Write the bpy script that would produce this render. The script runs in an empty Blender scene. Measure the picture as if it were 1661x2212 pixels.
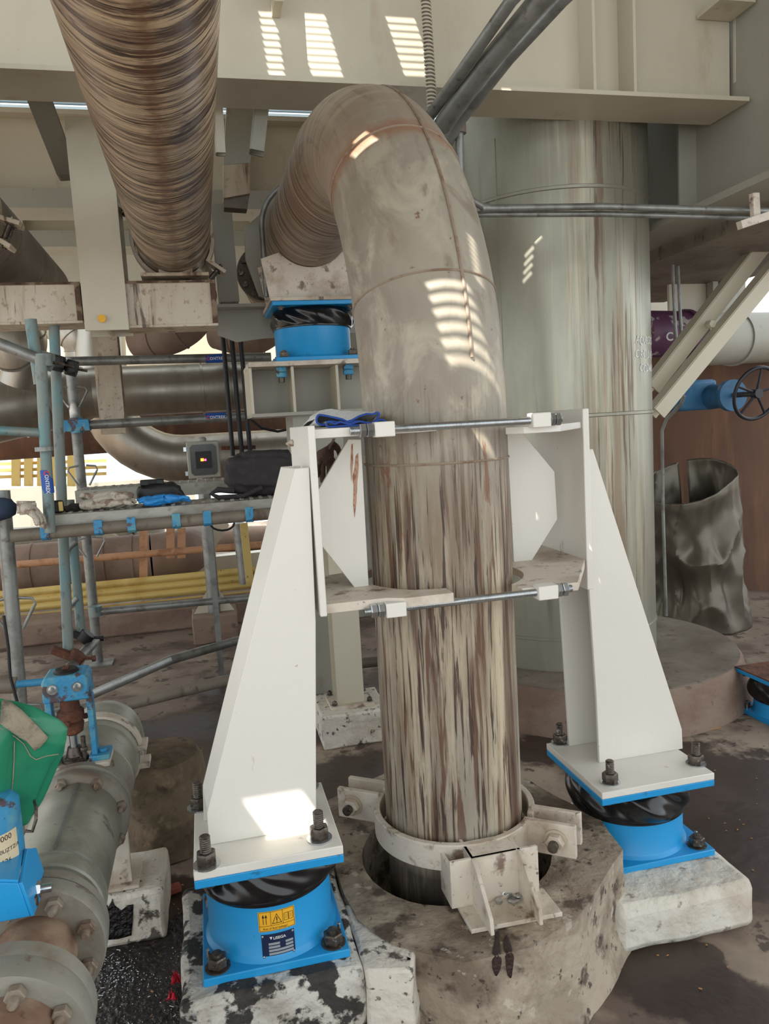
import bpy, math, random
from mathutils import Vector as V, Matrix, noise
R_=math.radians; PI=math.pi
SC=bpy.context.scene; COL=SC.collection

# ---------------------------------------------------------------- camera, light, exposure
FPX=1660.0; CAMH=1.85; PITCH=R_(6.5); ROLL=R_(3.3); GRID=R_(13)
CF=V((0,math.cos(PITCH),-math.sin(PITCH))); _u0=V((0,math.sin(PITCH),math.cos(PITCH)))
CR=V((math.cos(ROLL),0,0))-_u0*math.sin(ROLL); CU=V((math.sin(ROLL),0,0))+_u0*math.cos(ROLL)
CP=V((0,0,CAMH))
cd=bpy.data.cameras.new('camera'); cam=bpy.data.objects.new('camera',cd); COL.objects.link(cam)
cd.sensor_fit='HORIZONTAL'; cd.sensor_width=36; cd.lens=36*FPX/1661; cd.clip_start=.05; cd.clip_end=300
cam.matrix_world=Matrix(((CR.x,CU.x,-CF.x,CP.x),(CR.y,CU.y,-CF.y,CP.y),(CR.z,CU.z,-CF.z,CP.z),(0,0,0,1)))
SC.camera=cam
SC.view_settings.view_transform='Standard'; SC.view_settings.look='None'; SC.view_settings.gamma=1
SC.view_settings.use_curve_mapping=False; SC.view_settings.exposure=0.74
w=bpy.data.worlds.new('sky'); SC.world=w; w.use_nodes=True
bg=w.node_tree.nodes['Background']; bg.inputs[0].default_value=(.90,.96,1.0,1); bg.inputs[1].default_value=1.15
SUN=V((-.30,-.62,.80)).normalized()      # direction towards the sun
sd=bpy.data.lights.new('sun','SUN'); so=bpy.data.objects.new('sun',sd); COL.objects.link(so)
so.rotation_euler=SUN.to_track_quat('Z','Y').to_euler(); sd.energy=7.5; sd.angle=R_(.16); sd.color=(1,.95,.88)

# ---------------------------------------------------------------- coordinates (grid = the plant's own axes)
GR=V((math.cos(GRID),math.sin(GRID),0)); GU=V((-math.sin(GRID),math.cos(GRID),0)); K=V((0,0,1))
def W(a,d,z): return GR*a+GU*d+K*z
def ray(x,y): return CF+CR*((x-830.5)/FPX)-CU*((y-1106)/FPX)
def pl(x,y,P,N):
    d=ray(x,y); return CP+d*((P-CP).dot(N)/d.dot(N))
def G(x,y,D): return pl(x,y,GU*D,GU)
def A(x,y,a): return pl(x,y,GR*a,GR)
def Z(x,y,z): return pl(x,y,V((0,0,z)),K)
def ga(P): return P.dot(GR)
def gd(P): return P.dot(GU)

# ---------------------------------------------------------------- mesh builder
def frame(t):
    t=t.normalized(); a=K if abs(t.z)<.9 else GR
    x=a.cross(t).normalized(); return x,t.cross(x).normalized()
class MB:
    def __init__(s): s.v=[]; s.f=[]; s.uv=[]; s.sm=[]
    def face(s,idx,uv=None,sm=False): s.f.append(idx); s.uv.append(uv); s.sm.append(sm)
    def boxv(s,c,x,y,z):      # half-extent vectors
        b=len(s.v)
        for i in(-1,1):
            for j in(-1,1):
                for k in(-1,1): s.v.append(c+x*i+y*j+z*k)
        for q in((0,1,3,2),(4,6,7,5),(0,4,5,1),(2,3,7,6),(0,2,6,4),(1,5,7,3)): s.face([b+i for i in q])
        return s
    def gbox(s,a0,a1,d0,d1,z0,z1):
        return s.boxv(W((a0+a1)/2,(d0+d1)/2,(z0+z1)/2),GR*(abs(a1-a0)/2),GU*(abs(d1-d0)/2),K*(abs(z1-z0)/2))
    def prism(s,pts,vec):
        b=len(s.v); n=len(pts); s.v+= [V(p) for p in pts]+[V(p)+vec for p in pts]
        s.face([b+i for i in range(n)][::-1]); s.face([b+n+i for i in range(n)])
        for i in range(n): s.face([b+i,b+(i+1)%n,b+n+(i+1)%n,b+n+i])
        return s
    def bar(s,p,q,w,t,side=None):  # rectangular bar p->q
        p=V(p);q=V(q);d=(q-p); x=(side if side else frame(d)[0]); x=(x-d*(x.dot(d)/d.length_squared)).normalized(); y=d.cross(x).normalized()
        return s.boxv((p+q)/2,d/2,x*(w/2),y*(t/2))
    def tube(s,path,r,n=24,cap=True,u0=0.0,sm=True,x0=None,closed=False):
        path=[V(p) for p in path]; m=len(path); rs=r if isinstance(r,(list,tuple)) else [r]*m
        b=len(s.v); L=0; x=None; rings=[];
        for i,p in enumerate(path):
            t=(path[min(i+1,m-1)]-path[max(i-1,0)]) if not closed else (path[(i+1)%m]-path[i-1])
            t.normalize()
            if x is None: x=(x0 if x0 else frame(t)[0])
            x=(x-t*x.dot(t)).normalized(); y=t.cross(x)
            if i: L+=(p-path[i-1]).length
            rings.append(L)
            for j in range(n):
                an=2*PI*j/n; s.v.append(p+(x*math.cos(an)+y*math.sin(an))*rs[i])
        R0=max(rs)
        for i in range(m if closed else m-1):
            i2=(i+1)%m
            for j in range(n):
                j2=(j+1)%n; ua=2*PI*R0*j/n; ub=2*PI*R0*(j+1)/n
                s.face([b+i*n+j,b+i*n+j2,b+i2*n+j2,b+i2*n+j],[(ua,rings[i]),(ub,rings[i]),(ub,rings[i2]),(ua,rings[i2])],sm)
        if cap and not closed:
            s.face([b+j for j in range(n)][::-1]); s.face([b+(m-1)*n+j for j in range(n)])
        return s
    def lathe(s,prof,base,axis,n=32,cap=True,sm=True,x0=None,sharp=True):
        # prof: (r,h) list ; separate rings per segment when sharp
        axis=axis.normalized(); x=(x0.normalized() if x0 else frame(axis)[0]); y=axis.cross(x)
        def ring(r,h):
            b=len(s.v)
            for j in range(n):
                an=2*PI*j/n; s.v.append(base+axis*h+(x*math.cos(an)+y*math.sin(an))*r)
            return b
        L=0; last=None; first=None
        for i in range(len(prof)-1):
            (r0,h0),(r1,h1)=prof[i],prof[i+1]
            b0=ring(r0,h0) if (sharp or last is None) else last; b1=ring(r1,h1); last=b1
            if first is None: first=b0
            L1=L+math.hypot(r1-r0,h1-h0); R0=max(r0,r1)
            for j in range(n):
                j2=(j+1)%n; ua=2*PI*R0*j/n; ub=2*PI*R0*(j+1)/n
                s.face([b0+j,b0+j2,b1+j2,b1+j],[(ua,L),(ub,L),(ub,L1),(ua,L1)],sm)
            L=L1
        if cap:
            if prof[0][0]>1e-5: s.face([first+j for j in range(n)][::-1])
            if prof[-1][0]>1e-5: s.face([last+j for j in range(n)])
        return s
    def hexn(s,c,axis,r,h,x0=None):
        return s.lathe([(r*.88,0),(r,h*.12),(r,h*.88),(r*.88,h)],c,axis,6,sm=False,x0=x0)
    def grid(s,fn,nu,nv,sm=True,ul=1,vl=1,wrapu=False):
        b=len(s.v)
        for i in range(nv+1):
            for j in range(nu+(0 if wrapu else 1)): s.v.append(V(fn(j/nu,i/nv)))
        m=nu if wrapu else nu+1
        for i in range(nv):
            for j in range(nu):
                j2=(j+1)%m if wrapu else j+1
                s.face([b+i*m+j,b+i*m+j2,b+(i+1)*m+j2,b+(i+1)*m+j],[(j/nu*ul,i/nv*vl),((j+1)/nu*ul,i/nv*vl),((j+1)/nu*ul,(i+1)/nv*vl),(j/nu*ul,(i+1)/nv*vl)],sm)
        return s
    def bounds(s):
        lo=V([min(v[i] for v in s.v) for i in range(3)]); hi=V([max(v[i] for v in s.v) for i in range(3)]); return lo,hi
    def build(s,name,m,parent=None,bevel=0,sub=0,solid=0):
        me=bpy.data.meshes.new(name)
        if parent:
            o0=V(parent.get('_w',(0,0,0)))
        else:
            lo,hi=s.bounds(); o0=V(((lo.x+hi.x)/2,(lo.y+hi.y)/2,lo.z))
        me.from_pydata([v-o0 for v in s.v],[],s.f); me.polygons.foreach_set('use_smooth',s.sm)
        ul=me.uv_layers.new(name='UVMap')
        k=0
        for fi,f in enumerate(s.f):
            u=s.uv[fi]
            for q in range(len(f)):
                if u: ul.data[k].uv=u[q]
                else:
                    p=s.v[f[q]]; ul.data[k].uv=(p.x+p.y,p.z)
                k+=1
        import bmesh
        bm=bmesh.new(); bm.from_mesh(me); bmesh.ops.remove_doubles(bm,verts=bm.verts,dist=1e-5) if not bevel else None
        bmesh.ops.recalc_face_normals(bm,faces=bm.faces); bm.to_mesh(me); bm.free()
        me.materials.append(m)
        o=bpy.data.objects.new(name,me); COL.objects.link(o)
        if parent: o.parent=parent; o['_w']=tuple(o0)
        else: o.location=o0; o['_w']=tuple(o0)
        if bevel:
            b=o.modifiers.new('bevel','BEVEL'); b.width=bevel; b.segments=2; b.limit_method='ANGLE'; b.angle_limit=R_(35)
        if sub:
            b=o.modifiers.new('sub','SUBSURF'); b.levels=sub; b.render_levels=sub
        if solid:
            b=o.modifiers.new('solid','SOLIDIFY'); b.thickness=solid; b.offset=0
        try: me.set_sharp_from_angle(angle=R_(38))
        except Exception: pass
        return o
def tag(o,label=None,cat=None,group=None,kind=None):
    if label: o['label']=label
    if cat: o['category']=cat
    if group: o['group']=group
    if kind: o['kind']=kind
    return o
def thing(name,label,cat,loc,group=None):
    o=bpy.data.objects.new(name,None); COL.objects.link(o); o.location=loc; o['_w']=tuple(loc); o.empty_display_size=.05
    return tag(o,label,cat,group)
def struct(name,mb,m,**k): return tag(mb.build(name,m,**k),kind='structure')
def copytree(o,delta,label,parent=None):
    c=o.copy(); COL.objects.link(c)
    if parent: c.parent=parent
    else:
        c.location=o.location+delta; tag(c,label)
    c['_w']=tuple(V(o['_w'])+delta)
    for ch in list(o.children): copytree(ch,delta,None,c)
    return c
# text -> mesh pieces mapped onto any surface by fn(x,y)->point
def text(mb,s,fn,size=1.0,align='LEFT',shear=0,bold=0):
    cu=bpy.data.curves.new('t','FONT'); cu.body=s; cu.size=size; cu.align_x=align; cu.shear=shear; cu.offset=bold; cu.resolution_u=3
    o=bpy.data.objects.new('t',cu); COL.objects.link(o)
    dg=bpy.context.evaluated_depsgraph_get(); me=bpy.data.meshes.new_from_object(o.evaluated_get(dg))
    b=len(mb.v)
    for v in me.vertices: mb.v.append(V(fn(v.co.x,v.co.y)))
    for p in me.polygons: mb.face([b+i for i in p.vertices])
    bpy.data.objects.remove(o); bpy.data.curves.remove(cu); bpy.data.meshes.remove(me)
def arc(c,x,y,r,a0,a1,n): return [c+x*(r*math.cos(a0+(a1-a0)*i/n))+y*(r*math.sin(a0+(a1-a0)*i/n)) for i in range(n+1)]

# ---------------------------------------------------------------- materials
def s2l(c): return tuple(((x/255)/12.92 if x/255<=.04045 else ((x/255+.055)/1.055)**2.4) for x in c)+(1,)
def mat(name,base,rough=.6,metal=0,layers=(),bump=0,bscale=40,rvar=0,emit=None,spec=.5,coat=0,alpha=None):
    """layers: (colour, (sx,sy,sz), lo, hi, strength, coords 'O'|'U', detail, distortion)"""
    m=bpy.data.materials.new(name); m.use_nodes=True; nt=m.node_tree; N=nt.nodes; L=nt.links
    bs=N['Principled BSDF']; bs.inputs['Roughness'].default_value=rough; bs.inputs['Metallic'].default_value=metal
    bs.inputs['Specular IOR Level'].default_value=spec; bs.inputs['Coat Weight'].default_value=coat
    bc=s2l(base); bs.inputs['Base Color'].default_value=bc
    tc=N.new('ShaderNodeTexCoord'); cur=None; masks=[]
    for i,l in enumerate(layers):
        c,sc,lo,hi,st=l[:5]; co=l[5] if len(l)>5 else 'O'; det=l[6] if len(l)>6 else 6; dis=l[7] if len(l)>7 else 0
        mp=N.new('ShaderNodeMapping'); mp.inputs['Scale'].default_value=sc; mp.inputs['Location'].default_value=(i*3.7,i*1.3,i*2.1)
        L.new(tc.outputs['Object' if co=='O' else 'UV'],mp.inputs[0])
        nz=N.new('ShaderNodeTexNoise'); nz.inputs['Scale'].default_value=1; nz.inputs['Detail'].default_value=det; nz.inputs['Distortion'].default_value=dis; nz.inputs['Roughness'].default_value=.6
        L.new(mp.outputs[0],nz.inputs['Vector'])
        mr=N.new('ShaderNodeMapRange'); mr.inputs['From Min'].default_value=lo; mr.inputs['From Max'].default_value=hi; mr.inputs['To Max'].default_value=st; mr.clamp=True
        L.new(nz.outputs['Fac'],mr.inputs['Value'])
        mx=N.new('ShaderNodeMix'); mx.data_type='RGBA'; mx.inputs[7].default_value=s2l(c)
        if cur: L.new(cur,mx.inputs[6])
        else: mx.inputs[6].default_value=bc
        L.new(mr.outputs[0],mx.inputs[0]); cur=mx.outputs[2]; masks.append(mr)
    if cur: L.new(cur,bs.inputs['Base Color'])
    m['_masks']=0
    if rvar and masks:
        a=N.new('ShaderNodeMapRange'); a.inputs['To Min'].default_value=rough; a.inputs['To Max'].default_value=rvar
        L.new(masks[0].outputs[0],a.inputs['Value']); L.new(a.outputs[0],bs.inputs['Roughness'])
    if bump:
        nz=N.new('ShaderNodeTexNoise'); nz.inputs['Scale'].default_value=bscale; nz.inputs['Detail'].default_value=5
        L.new(tc.outputs['Object'],nz.inputs['Vector']); bp=N.new('ShaderNodeBump'); bp.inputs['Strength'].default_value=bump; bp.inputs['Distance'].default_value=.01 if bump<.5 else .025
        L.new(nz.outputs['Fac'],bp.inputs['Height']); L.new(bp.outputs[0],bs.inputs['Normal'])
    if emit: bs.inputs['Emission Color'].default_value=s2l(emit[0]); bs.inputs['Emission Strength'].default_value=emit[1]
    if alpha is not None: bs.inputs['Transmission Weight'].default_value=alpha
    return m
def nodes_after(m):
    nt=m.node_tree; bs=nt.nodes['Principled BSDF']; lk=bs.inputs['Base Color'].links
    return nt,bs,(lk[0].from_socket if lk else None)
def uvband(m,axis,at,width,colour,strength,feather=.02,noisy=.03,coord='UV'):
    """a stain with its own shape: a band along one axis of the coordinates, edge broken by noise"""
    nt,bs,cur=nodes_after(m); N=nt.nodes; L=nt.links
    tc=N.new('ShaderNodeTexCoord'); sp=N.new('ShaderNodeSeparateXYZ'); L.new(tc.outputs[coord],sp.inputs[0])
    nz=N.new('ShaderNodeTexNoise'); nz.inputs['Scale'].default_value=28; nz.inputs['Detail'].default_value=6; L.new(tc.outputs[coord],nz.inputs['Vector'])
    ma=N.new('ShaderNodeMath'); ma.operation='SUBTRACT'; ma.inputs[1].default_value=at; L.new(sp.outputs[axis],ma.inputs[0])
    mb_=N.new('ShaderNodeMath'); mb_.operation='MULTIPLY_ADD'; mb_.inputs[1].default_value=noisy*2; mb_.inputs[2].default_value=-noisy; L.new(nz.outputs['Fac'],mb_.inputs[0])
    mc=N.new('ShaderNodeMath'); mc.operation='ADD'; L.new(ma.outputs[0],mc.inputs[0]); L.new(mb_.outputs[0],mc.inputs[1])
    ab=N.new('ShaderNodeMath'); ab.operation='ABSOLUTE'; L.new(mc.outputs[0],ab.inputs[0])
    mr=N.new('ShaderNodeMapRange'); mr.inputs['From Min'].default_value=width+feather; mr.inputs['From Max'].default_value=width; mr.inputs['To Max'].default_value=strength
    L.new(ab.outputs[0],mr.inputs['Value'])
    mx=N.new('ShaderNodeMix'); mx.data_type='RGBA'; mx.inputs[7].default_value=s2l(colour)
    if cur: L.new(cur,mx.inputs[6])
    else: mx.inputs[6].default_value=bs.inputs['Base Color'].default_value
    L.new(mr.outputs[0],mx.inputs[0]); L.new(mx.outputs[2],bs.inputs['Base Color']); return mr
def stain_at(m,P,rad,colour,st=.9,rag=.5):
    """a spill with a place of its own: round distance mask torn by noise (object coordinates)"""
    nt,bs,cur=nodes_after(m); N=nt.nodes; L=nt.links
    tc=N.new('ShaderNodeTexCoord'); vd=N.new('ShaderNodeVectorMath'); vd.operation='DISTANCE'; vd.inputs[1].default_value=P; L.new(tc.outputs['Object'],vd.inputs[0])
    nz=N.new('ShaderNodeTexNoise'); nz.inputs['Scale'].default_value=3.2; nz.inputs['Detail'].default_value=12; nz.inputs['Roughness'].default_value=.66; L.new(tc.outputs['Object'],nz.inputs['Vector'])
    a=N.new('ShaderNodeMath'); a.operation='MULTIPLY_ADD'; a.inputs[1].default_value=rag*4*rad; a.inputs[2].default_value=-rag*2*rad; L.new(nz.outputs['Fac'],a.inputs[0])
    b=N.new('ShaderNodeMath'); b.operation='ADD'; L.new(vd.outputs['Value'],b.inputs[0]); L.new(a.outputs[0],b.inputs[1])
    mr=N.new('ShaderNodeMapRange'); mr.inputs['From Min'].default_value=rad; mr.inputs['From Max'].default_value=rad*.82; mr.inputs['To Max'].default_value=st; L.new(b.outputs[0],mr.inputs['Value'])
    mx=N.new('ShaderNodeMix'); mx.data_type='RGBA'; mx.inputs[7].default_value=s2l(colour)
    if cur: L.new(cur,mx.inputs[6])
    else: mx.inputs[6].default_value=bs.inputs['Base Color'].default_value
    L.new(mr.outputs[0],mx.inputs[0]); L.new(mx.outputs[2],bs.inputs['Base Color'])
    # wet sheen where the spill is
    r0=bs.inputs['Roughness']; mm=N.new('ShaderNodeMix'); mm.data_type='FLOAT'
    if r0.links: L.new(r0.links[0].from_socket,mm.inputs[2])
    else: mm.inputs[2].default_value=r0.default_value
    mm.inputs[3].default_value=.38; L.new(mr.outputs[0],mm.inputs[0]); L.new(mm.outputs[0],r0)
def streaks(m,colour,sc,lo,hi,st,vmin,vmax,feather=.15,axis=1,coord='UV',dist=0,detail=6):
    """noise streak layer limited to a stretch of the coordinate (stain runs along part of the pipe; its foot band also holds painted shade)"""
    nt,bs,cur=nodes_after(m); N=nt.nodes; L=nt.links
    tc=N.new('ShaderNodeTexCoord'); mp=N.new('ShaderNodeMapping'); mp.inputs['Scale'].default_value=sc; L.new(tc.outputs[coord],mp.inputs[0])
    nz=N.new('ShaderNodeTexNoise'); nz.inputs['Scale'].default_value=1; nz.inputs['Detail'].default_value=detail; nz.inputs['Roughness'].default_value=.62; nz.inputs['Distortion'].default_value=dist
    L.new(mp.outputs[0],nz.inputs['Vector'])
    mr=N.new('ShaderNodeMapRange'); mr.inputs['From Min'].default_value=lo; mr.inputs['From Max'].default_value=hi; mr.inputs['To Max'].default_value=st; L.new(nz.outputs['Fac'],mr.inputs['Value'])
    sp=N.new('ShaderNodeSeparateXYZ'); L.new(tc.outputs[coord],sp.inputs[0])
    a=N.new('ShaderNodeMapRange'); a.inputs['From Min'].default_value=vmin-feather; a.inputs['From Max'].default_value=vmin+feather; L.new(sp.outputs[axis],a.inputs['Value'])
    b=N.new('ShaderNodeMapRange'); b.inputs['From Min'].default_value=vmax+feather; b.inputs['From Max'].default_value=vmax-feather; L.new(sp.outputs[axis],b.inputs['Value'])
    m1=N.new('ShaderNodeMath'); m1.operation='MULTIPLY'; L.new(a.outputs[0],m1.inputs[0]); L.new(b.outputs[0],m1.inputs[1])
    m2=N.new('ShaderNodeMath'); m2.operation='MULTIPLY'; L.new(m1.outputs[0],m2.inputs[0]); L.new(mr.outputs[0],m2.inputs[1])
    mx=N.new('ShaderNodeMix'); mx.data_type='RGBA'; mx.inputs[7].default_value=s2l(colour)
    if cur: L.new(cur,mx.inputs[6])
    else: mx.inputs[6].default_value=bs.inputs['Base Color'].default_value
    L.new(m2.outputs[0],mx.inputs[0]); L.new(mx.outputs[2],bs.inputs['Base Color']); return m2
# ---------------------------------------------------------------- materials of the place
M={}
M['white']=mat('white_paint',(226,222,212),.38,layers=[((205,196,180),(1.5,1.5,.8),.55,.75,.5),((150,110,80),(9,9,5),.69,.76,.55),((120,85,60),(45,45,45),.70,.76,.6)],bump=.12,bscale=25)
M['white_dirty']=mat('dirty_white_paint',(214,204,188),.5,layers=[((150,125,100),(5,5,5),.48,.7,.75),((96,66,46),(14,14,14),.58,.68,.8),((50,38,30),(50,50,50),.64,.72,.8)],bump=.3,bscale=40)
M['cream']=mat('cream_steel_paint',(205,197,176),.42,layers=[((178,168,146),(.8,.8,.5),.45,.65,.7),((160,128,98),(4,4,1.2),.60,.75,.6),((120,92,66),(22,22,14),.69,.76,.5)],bump=.1,bscale=15)
M['cream_rust']=mat('rust_streaked_cream_paint',(208,196,176),.5,layers=[((164,144,118),(3,3,1),.42,.62,.8),((126,90,66),(7,7,.6),.56,.66,.75,'O',10),((70,50,38),(13,13,1.4),.595,.65,.85,'O',10),((130,100,74),(26,26,26),.58,.66,.6,'O',9)],bump=.2)
M['grey_steel']=mat('grey_painted_steel',(166,163,150),.45,layers=[((150,146,134),(1,1,.6),.4,.7,.8),((112,98,82),(5,5,2),.6,.75,.6),((90,70,55),(30,30,20),.68,.75,.5)],bump=.12)
M['dim_steel']=mat('dusty_brown_grey_steel',(130,120,106),.6,layers=[((92,80,68),(2,2,2),.4,.65,.9),((70,50,40),(12,12,6),.58,.7,.7)],bump=.2)
M['pipe']=mat('weathered_pipe_steel',(158,150,134),.55,.0,layers=[((128,118,104),(3,1.5,1),.4,.66,.8,'U'),((186,172,150),(6,3,1),.58,.72,.5,'U',8),((142,92,62),(5,7,1),.66,.74,.5,'U',8)],bump=.15,bscale=20)
streaks(M['pipe'],(208,190,160),(6,.7,1),.46,.62,.75,.3,1.55,.2)
streaks(M['pipe'],(188,178,158),(5,3,1),.50,.62,.7,1.7,2.72,.1,dist=.8,detail=10)
streaks(M['pipe'],(128,114,96),(7,4,1),.54,.64,.75,1.6,2.72,.1,dist=.8,detail=10)
streaks(M['pipe'],(112,72,52),(16,16,1),.66,.69,.8,1.6,3.0,.1)
streaks(M['pipe'],(126,106,86),(13,1.0,1),.46,.62,.8,.3,1.60,.12)
streaks(M['pipe'],(96,66,48),(38,1.5,1),.52,.575,.9,.3,1.68,.22,dist=.5,detail=10)
streaks(M['pipe'],(84,52,38),(9,.45,1),.56,.62,.75,.3,1.72,.15,dist=.3)
streaks(M['pipe'],(54,36,28),(70,2.6,1),.55,.60,.9,.3,1.72,.22,dist=.5)
streaks(M['pipe'],(120,74,46),(14,4,1),.62,.68,.7,1.4,1.80,.1,dist=.6)
streaks(M['pipe'],(52,42,36),(20,2,1),.25,.5,.9,-1,.32,.03)  # dark insulation streaks at the foot, with the well's shade painted in
streaks(M['pipe'],(158,138,120),(3,1.5,1),.30,.55,.75,2.72,9,.02)
streaks(M['pipe'],(196,184,162),(3,22,1),.52,.62,.6,3.0,9,.3,dist=.4,detail=9)
streaks(M['pipe'],(112,94,80),(14,1.6,1),.54,.64,.6,2.8,3.6,.15,dist=.6,detail=9)
streaks(M['pipe'],(176,166,150),(18,2.5,1),.54,.66,.6,2.8,3.6,.2)
uvband(M['pipe'],1,2.70,.012,(150,104,74),.75,.05,.04)
streaks(M['pipe'],(188,176,158),(1.2,14,1),.50,.66,.6,2.9,9,.3)
streaks(M['pipe'],(92,64,48),(1.6,55,1),.46,.60,.85,3.5,9,.2,dist=.2)
streaks(M['pipe'],(58,40,30),(1.2,30,1),.57,.66,.8,3.7,9,.2,dist=.2)
M['pipe_stained']=mat('tar_streaked_pipe',(196,176,150),.42,layers=[((160,146,124),(2,4,1),.45,.62,.6,'U'),((112,86,66),(2.6,34,1),.46,.56,.75,'U',10,.4),((76,54,42),(1.8,20,1),.51,.56,.85,'U',10,.6),((58,44,36),(1.1,3.2,1),.53,.58,.75,'U',9,1.6),((212,190,156),(3.0,48,1),.54,.58,.85,'U',9,.5),((44,32,26),(4.5,85,1),.56,.60,.9,'U',9,.5)],bump=.1,bscale=30,rvar=.3)
uvband(M['pipe_stained'],0,.66,.004,(112,70,46),.55,.03,.05)
M['stainless']=mat('dull_stainless_cladding',(178,172,160),.33,.85,layers=[((140,134,122),(3,3,.4),.42,.66,.7),((120,98,76),(9,9,.5),.60,.72,.6)],bump=.08,bscale=12,rvar=.5)
M['tank']=mat('streaked_stainless_tank',(168,166,150),.34,.55,layers=[((134,132,116),(2,2,.6),.42,.66,.7),((112,106,88),(7,7,.5),.58,.70,.5)],bump=.05,bscale=10,rvar=.5)
streaks(M['tank'],(196,184,160),(16,.5,1),.50,.64,.6,1.62,2.28,.10,axis=0)
streaks(M['tank'],(132,110,88),(9,.3,1),.50,.60,.7,1.72,2.28,.08,axis=0)
streaks(M['tank'],(98,74,58),(30,.9,1),.54,.61,.8,1.85,2.30,.08,axis=0)
M['crumple']=mat('dark_crumpled_stainless',(104,98,86),.40,.6,layers=[((88,80,70),(2,2,2),.45,.65,.6)],bump=.1,bscale=8)
M['zinc']=mat('zinc_plated_steel',(196,200,202),.25,.95,layers=[((150,152,150),(30,30,30),.5,.7,.5)])
M['galv']=mat('galvanised_tube',(150,152,148),.45,.6,layers=[((110,108,104),(8,8,8),.45,.65,.8),((92,72,58),(20,20,20),.62,.7,.6)],bump=.15)
M['galv_blue']=mat('blue_painted_scaffold_tube',(108,142,144),.5,.2,layers=[((132,136,128),(8,8,3),.38,.52,.85),((80,75,70),(20,20,10),.58,.68,.7)],bump=.15)
M['plank']=mat('galvanised_plank',(170,168,158),.5,.4,layers=[((130,122,110),(5,5,9),.45,.65,.8),((104,76,62),(9,9,9),.60,.7,.7)],bump=.2)
M['bolt']=mat('dark_bolt_steel',(98,90,82),.42,.7,layers=[((60,48,40),(60,60,60),.48,.65,.8),((180,175,165),(45,45,45),.62,.66,.7)],bump=.2,bscale=90)
M['rust']=mat('rusted_iron',(112,70,50),.8,.1,layers=[((70,44,34),(12,12,12),.4,.65,.9),((150,96,62),(30,30,30),.6,.7,.7)],bump=.5,bscale=60)
M['oil']=mat('oily_dark_floor_stain',(52,38,34),.35,layers=[((78,62,54),(5,5,5),.46,.60,.85,'O',9),((34,26,24),(12,12,12),.56,.62,.8)],bump=.4,bscale=30)
M['rusty_wall']=mat('rust_brown_plate',(118,86,68),.7,.0,layers=[((90,66,54),(1,1,.4),.4,.60,.9),((146,104,76),(4,4,.5),.52,.66,.7),((60,42,36),(7,7,.7),.62,.72,.7)],bump=.1)
M['rust_light']=mat('light_rust_run',(186,150,124),.6,layers=[((140,88,60),(60,60,30),.5,.6,.9)])
M['rust_dark']=mat('dark_rust_edge',(92,70,54),.8,layers=[((150,130,108),(9,9,9),.52,.6,.8),((60,44,36),(14,14,14),.55,.62,.8)],bump=.3)
M['blue']=mat('bright_blue_paint',(32,150,212),.34,layers=[((60,160,215),(2,2,2),.5,.8,.4),((40,84,110),(16,16,16),.66,.72,.6),((30,40,48),(6,6,9),.70,.74,.6)],bump=.05)
M['blue_old']=mat('chipped_blue_paint',(58,142,186),.5,layers=[((100,160,170),(7,7,7),.52,.58,.8),((86,56,46),(11,11,11),.57,.60,.9),((54,70,80),(30,30,30),.62,.68,.7)],bump=.3)
M['rubber']=mat('glossy_black_rubber',(18,18,20),.2,spec=.6,bump=.0)
M['black']=mat('black_plastic',(24,24,26),.5)
M['dark_pad']=mat('dark_bag_cloth',(48,42,44),.8,layers=[((66,58,58),(30,30,30),.5,.7,.6)],bump=.3,bscale=120)
M['concrete']=mat('stained_concrete',(154,140,122),.85,layers=[((184,170,150),(3,3,3),.48,.56,.7,'O',10),((112,96,80),(4,4,4),.48,.60,.85,'O',10),((78,64,54),(9,9,9),.55,.62,.85,'O',10),((44,34,30),(26,26,26),.61,.66,.85,'O',8),((158,116,84),(2.2,2.2,2.2),.60,.70,.5),((206,196,180),(14,14,14),.62,.66,.6,'O',9)],bump=1.0,bscale=13)
M['conc_mossy']=mat('brown_weathered_concrete',(118,102,82),.9,layers=[((84,72,54),(6,6,6),.45,.62,.8),((150,130,104),(9,9,9),.56,.66,.6),((58,46,38),(14,14,14),.6,.68,.7)],bump=.9,bscale=14)
M['conc_white']=mat('white_painted_concrete',(216,208,194),.8,layers=[((176,160,140),(4,4,4),.50,.66,.7),((60,50,44),(8,8,8),.60,.64,.9),((34,28,26),(26,26,26),.60,.66,.85)],bump=.8,bscale=16)
M['conc_clean']=mat('clean_white_concrete',(218,212,198),.8,layers=[((186,170,152),(4,4,4),.50,.66,.7),((120,106,92),(18,18,18),.60,.66,.7,'O',9)],bump=.8,bscale=16)
M['conc_tar']=mat('tar_blotched_white_concrete',(206,202,192),.8,layers=[((150,140,126),(5,5,5),.48,.62,.7),((30,26,24),(9,9,9),.475,.515,.95),((70,80,84),(26,26,26),.60,.66,.6)],bump=.9,bscale=18,rvar=.6)
M['conc_curb']=mat('brown_concrete_curb',(142,122,106),.9,layers=[((120,94,82),(2,2,4),.45,.62,.8),((92,72,64),(10,10,10),.6,.68,.7)],bump=.5,bscale=14)
M['floor']=mat('stained_concrete_floor',(134,118,104),.75,layers=[((170,154,136),(.9,.9,1),.50,.60,.7,'O',9),((96,80,70),(2.2,2.2,1),.45,.58,.85,'O',10),((74,58,50),(1.6,1.6,1),.56,.62,.7,'O',10),((56,44,38),(7,7,1),.585,.62,.75,'O',9),((200,186,170),(40,40,1),.73,.76,.6)],bump=.25,bscale=18)
M['tarfloor']=mat('wet_tar_on_floor',(30,24,23),.22,layers=[((56,44,40),(8,8,8),.5,.64,.8),((96,90,86),(60,60,60),.66,.72,.6)],bump=1.0,bscale=45)
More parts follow.
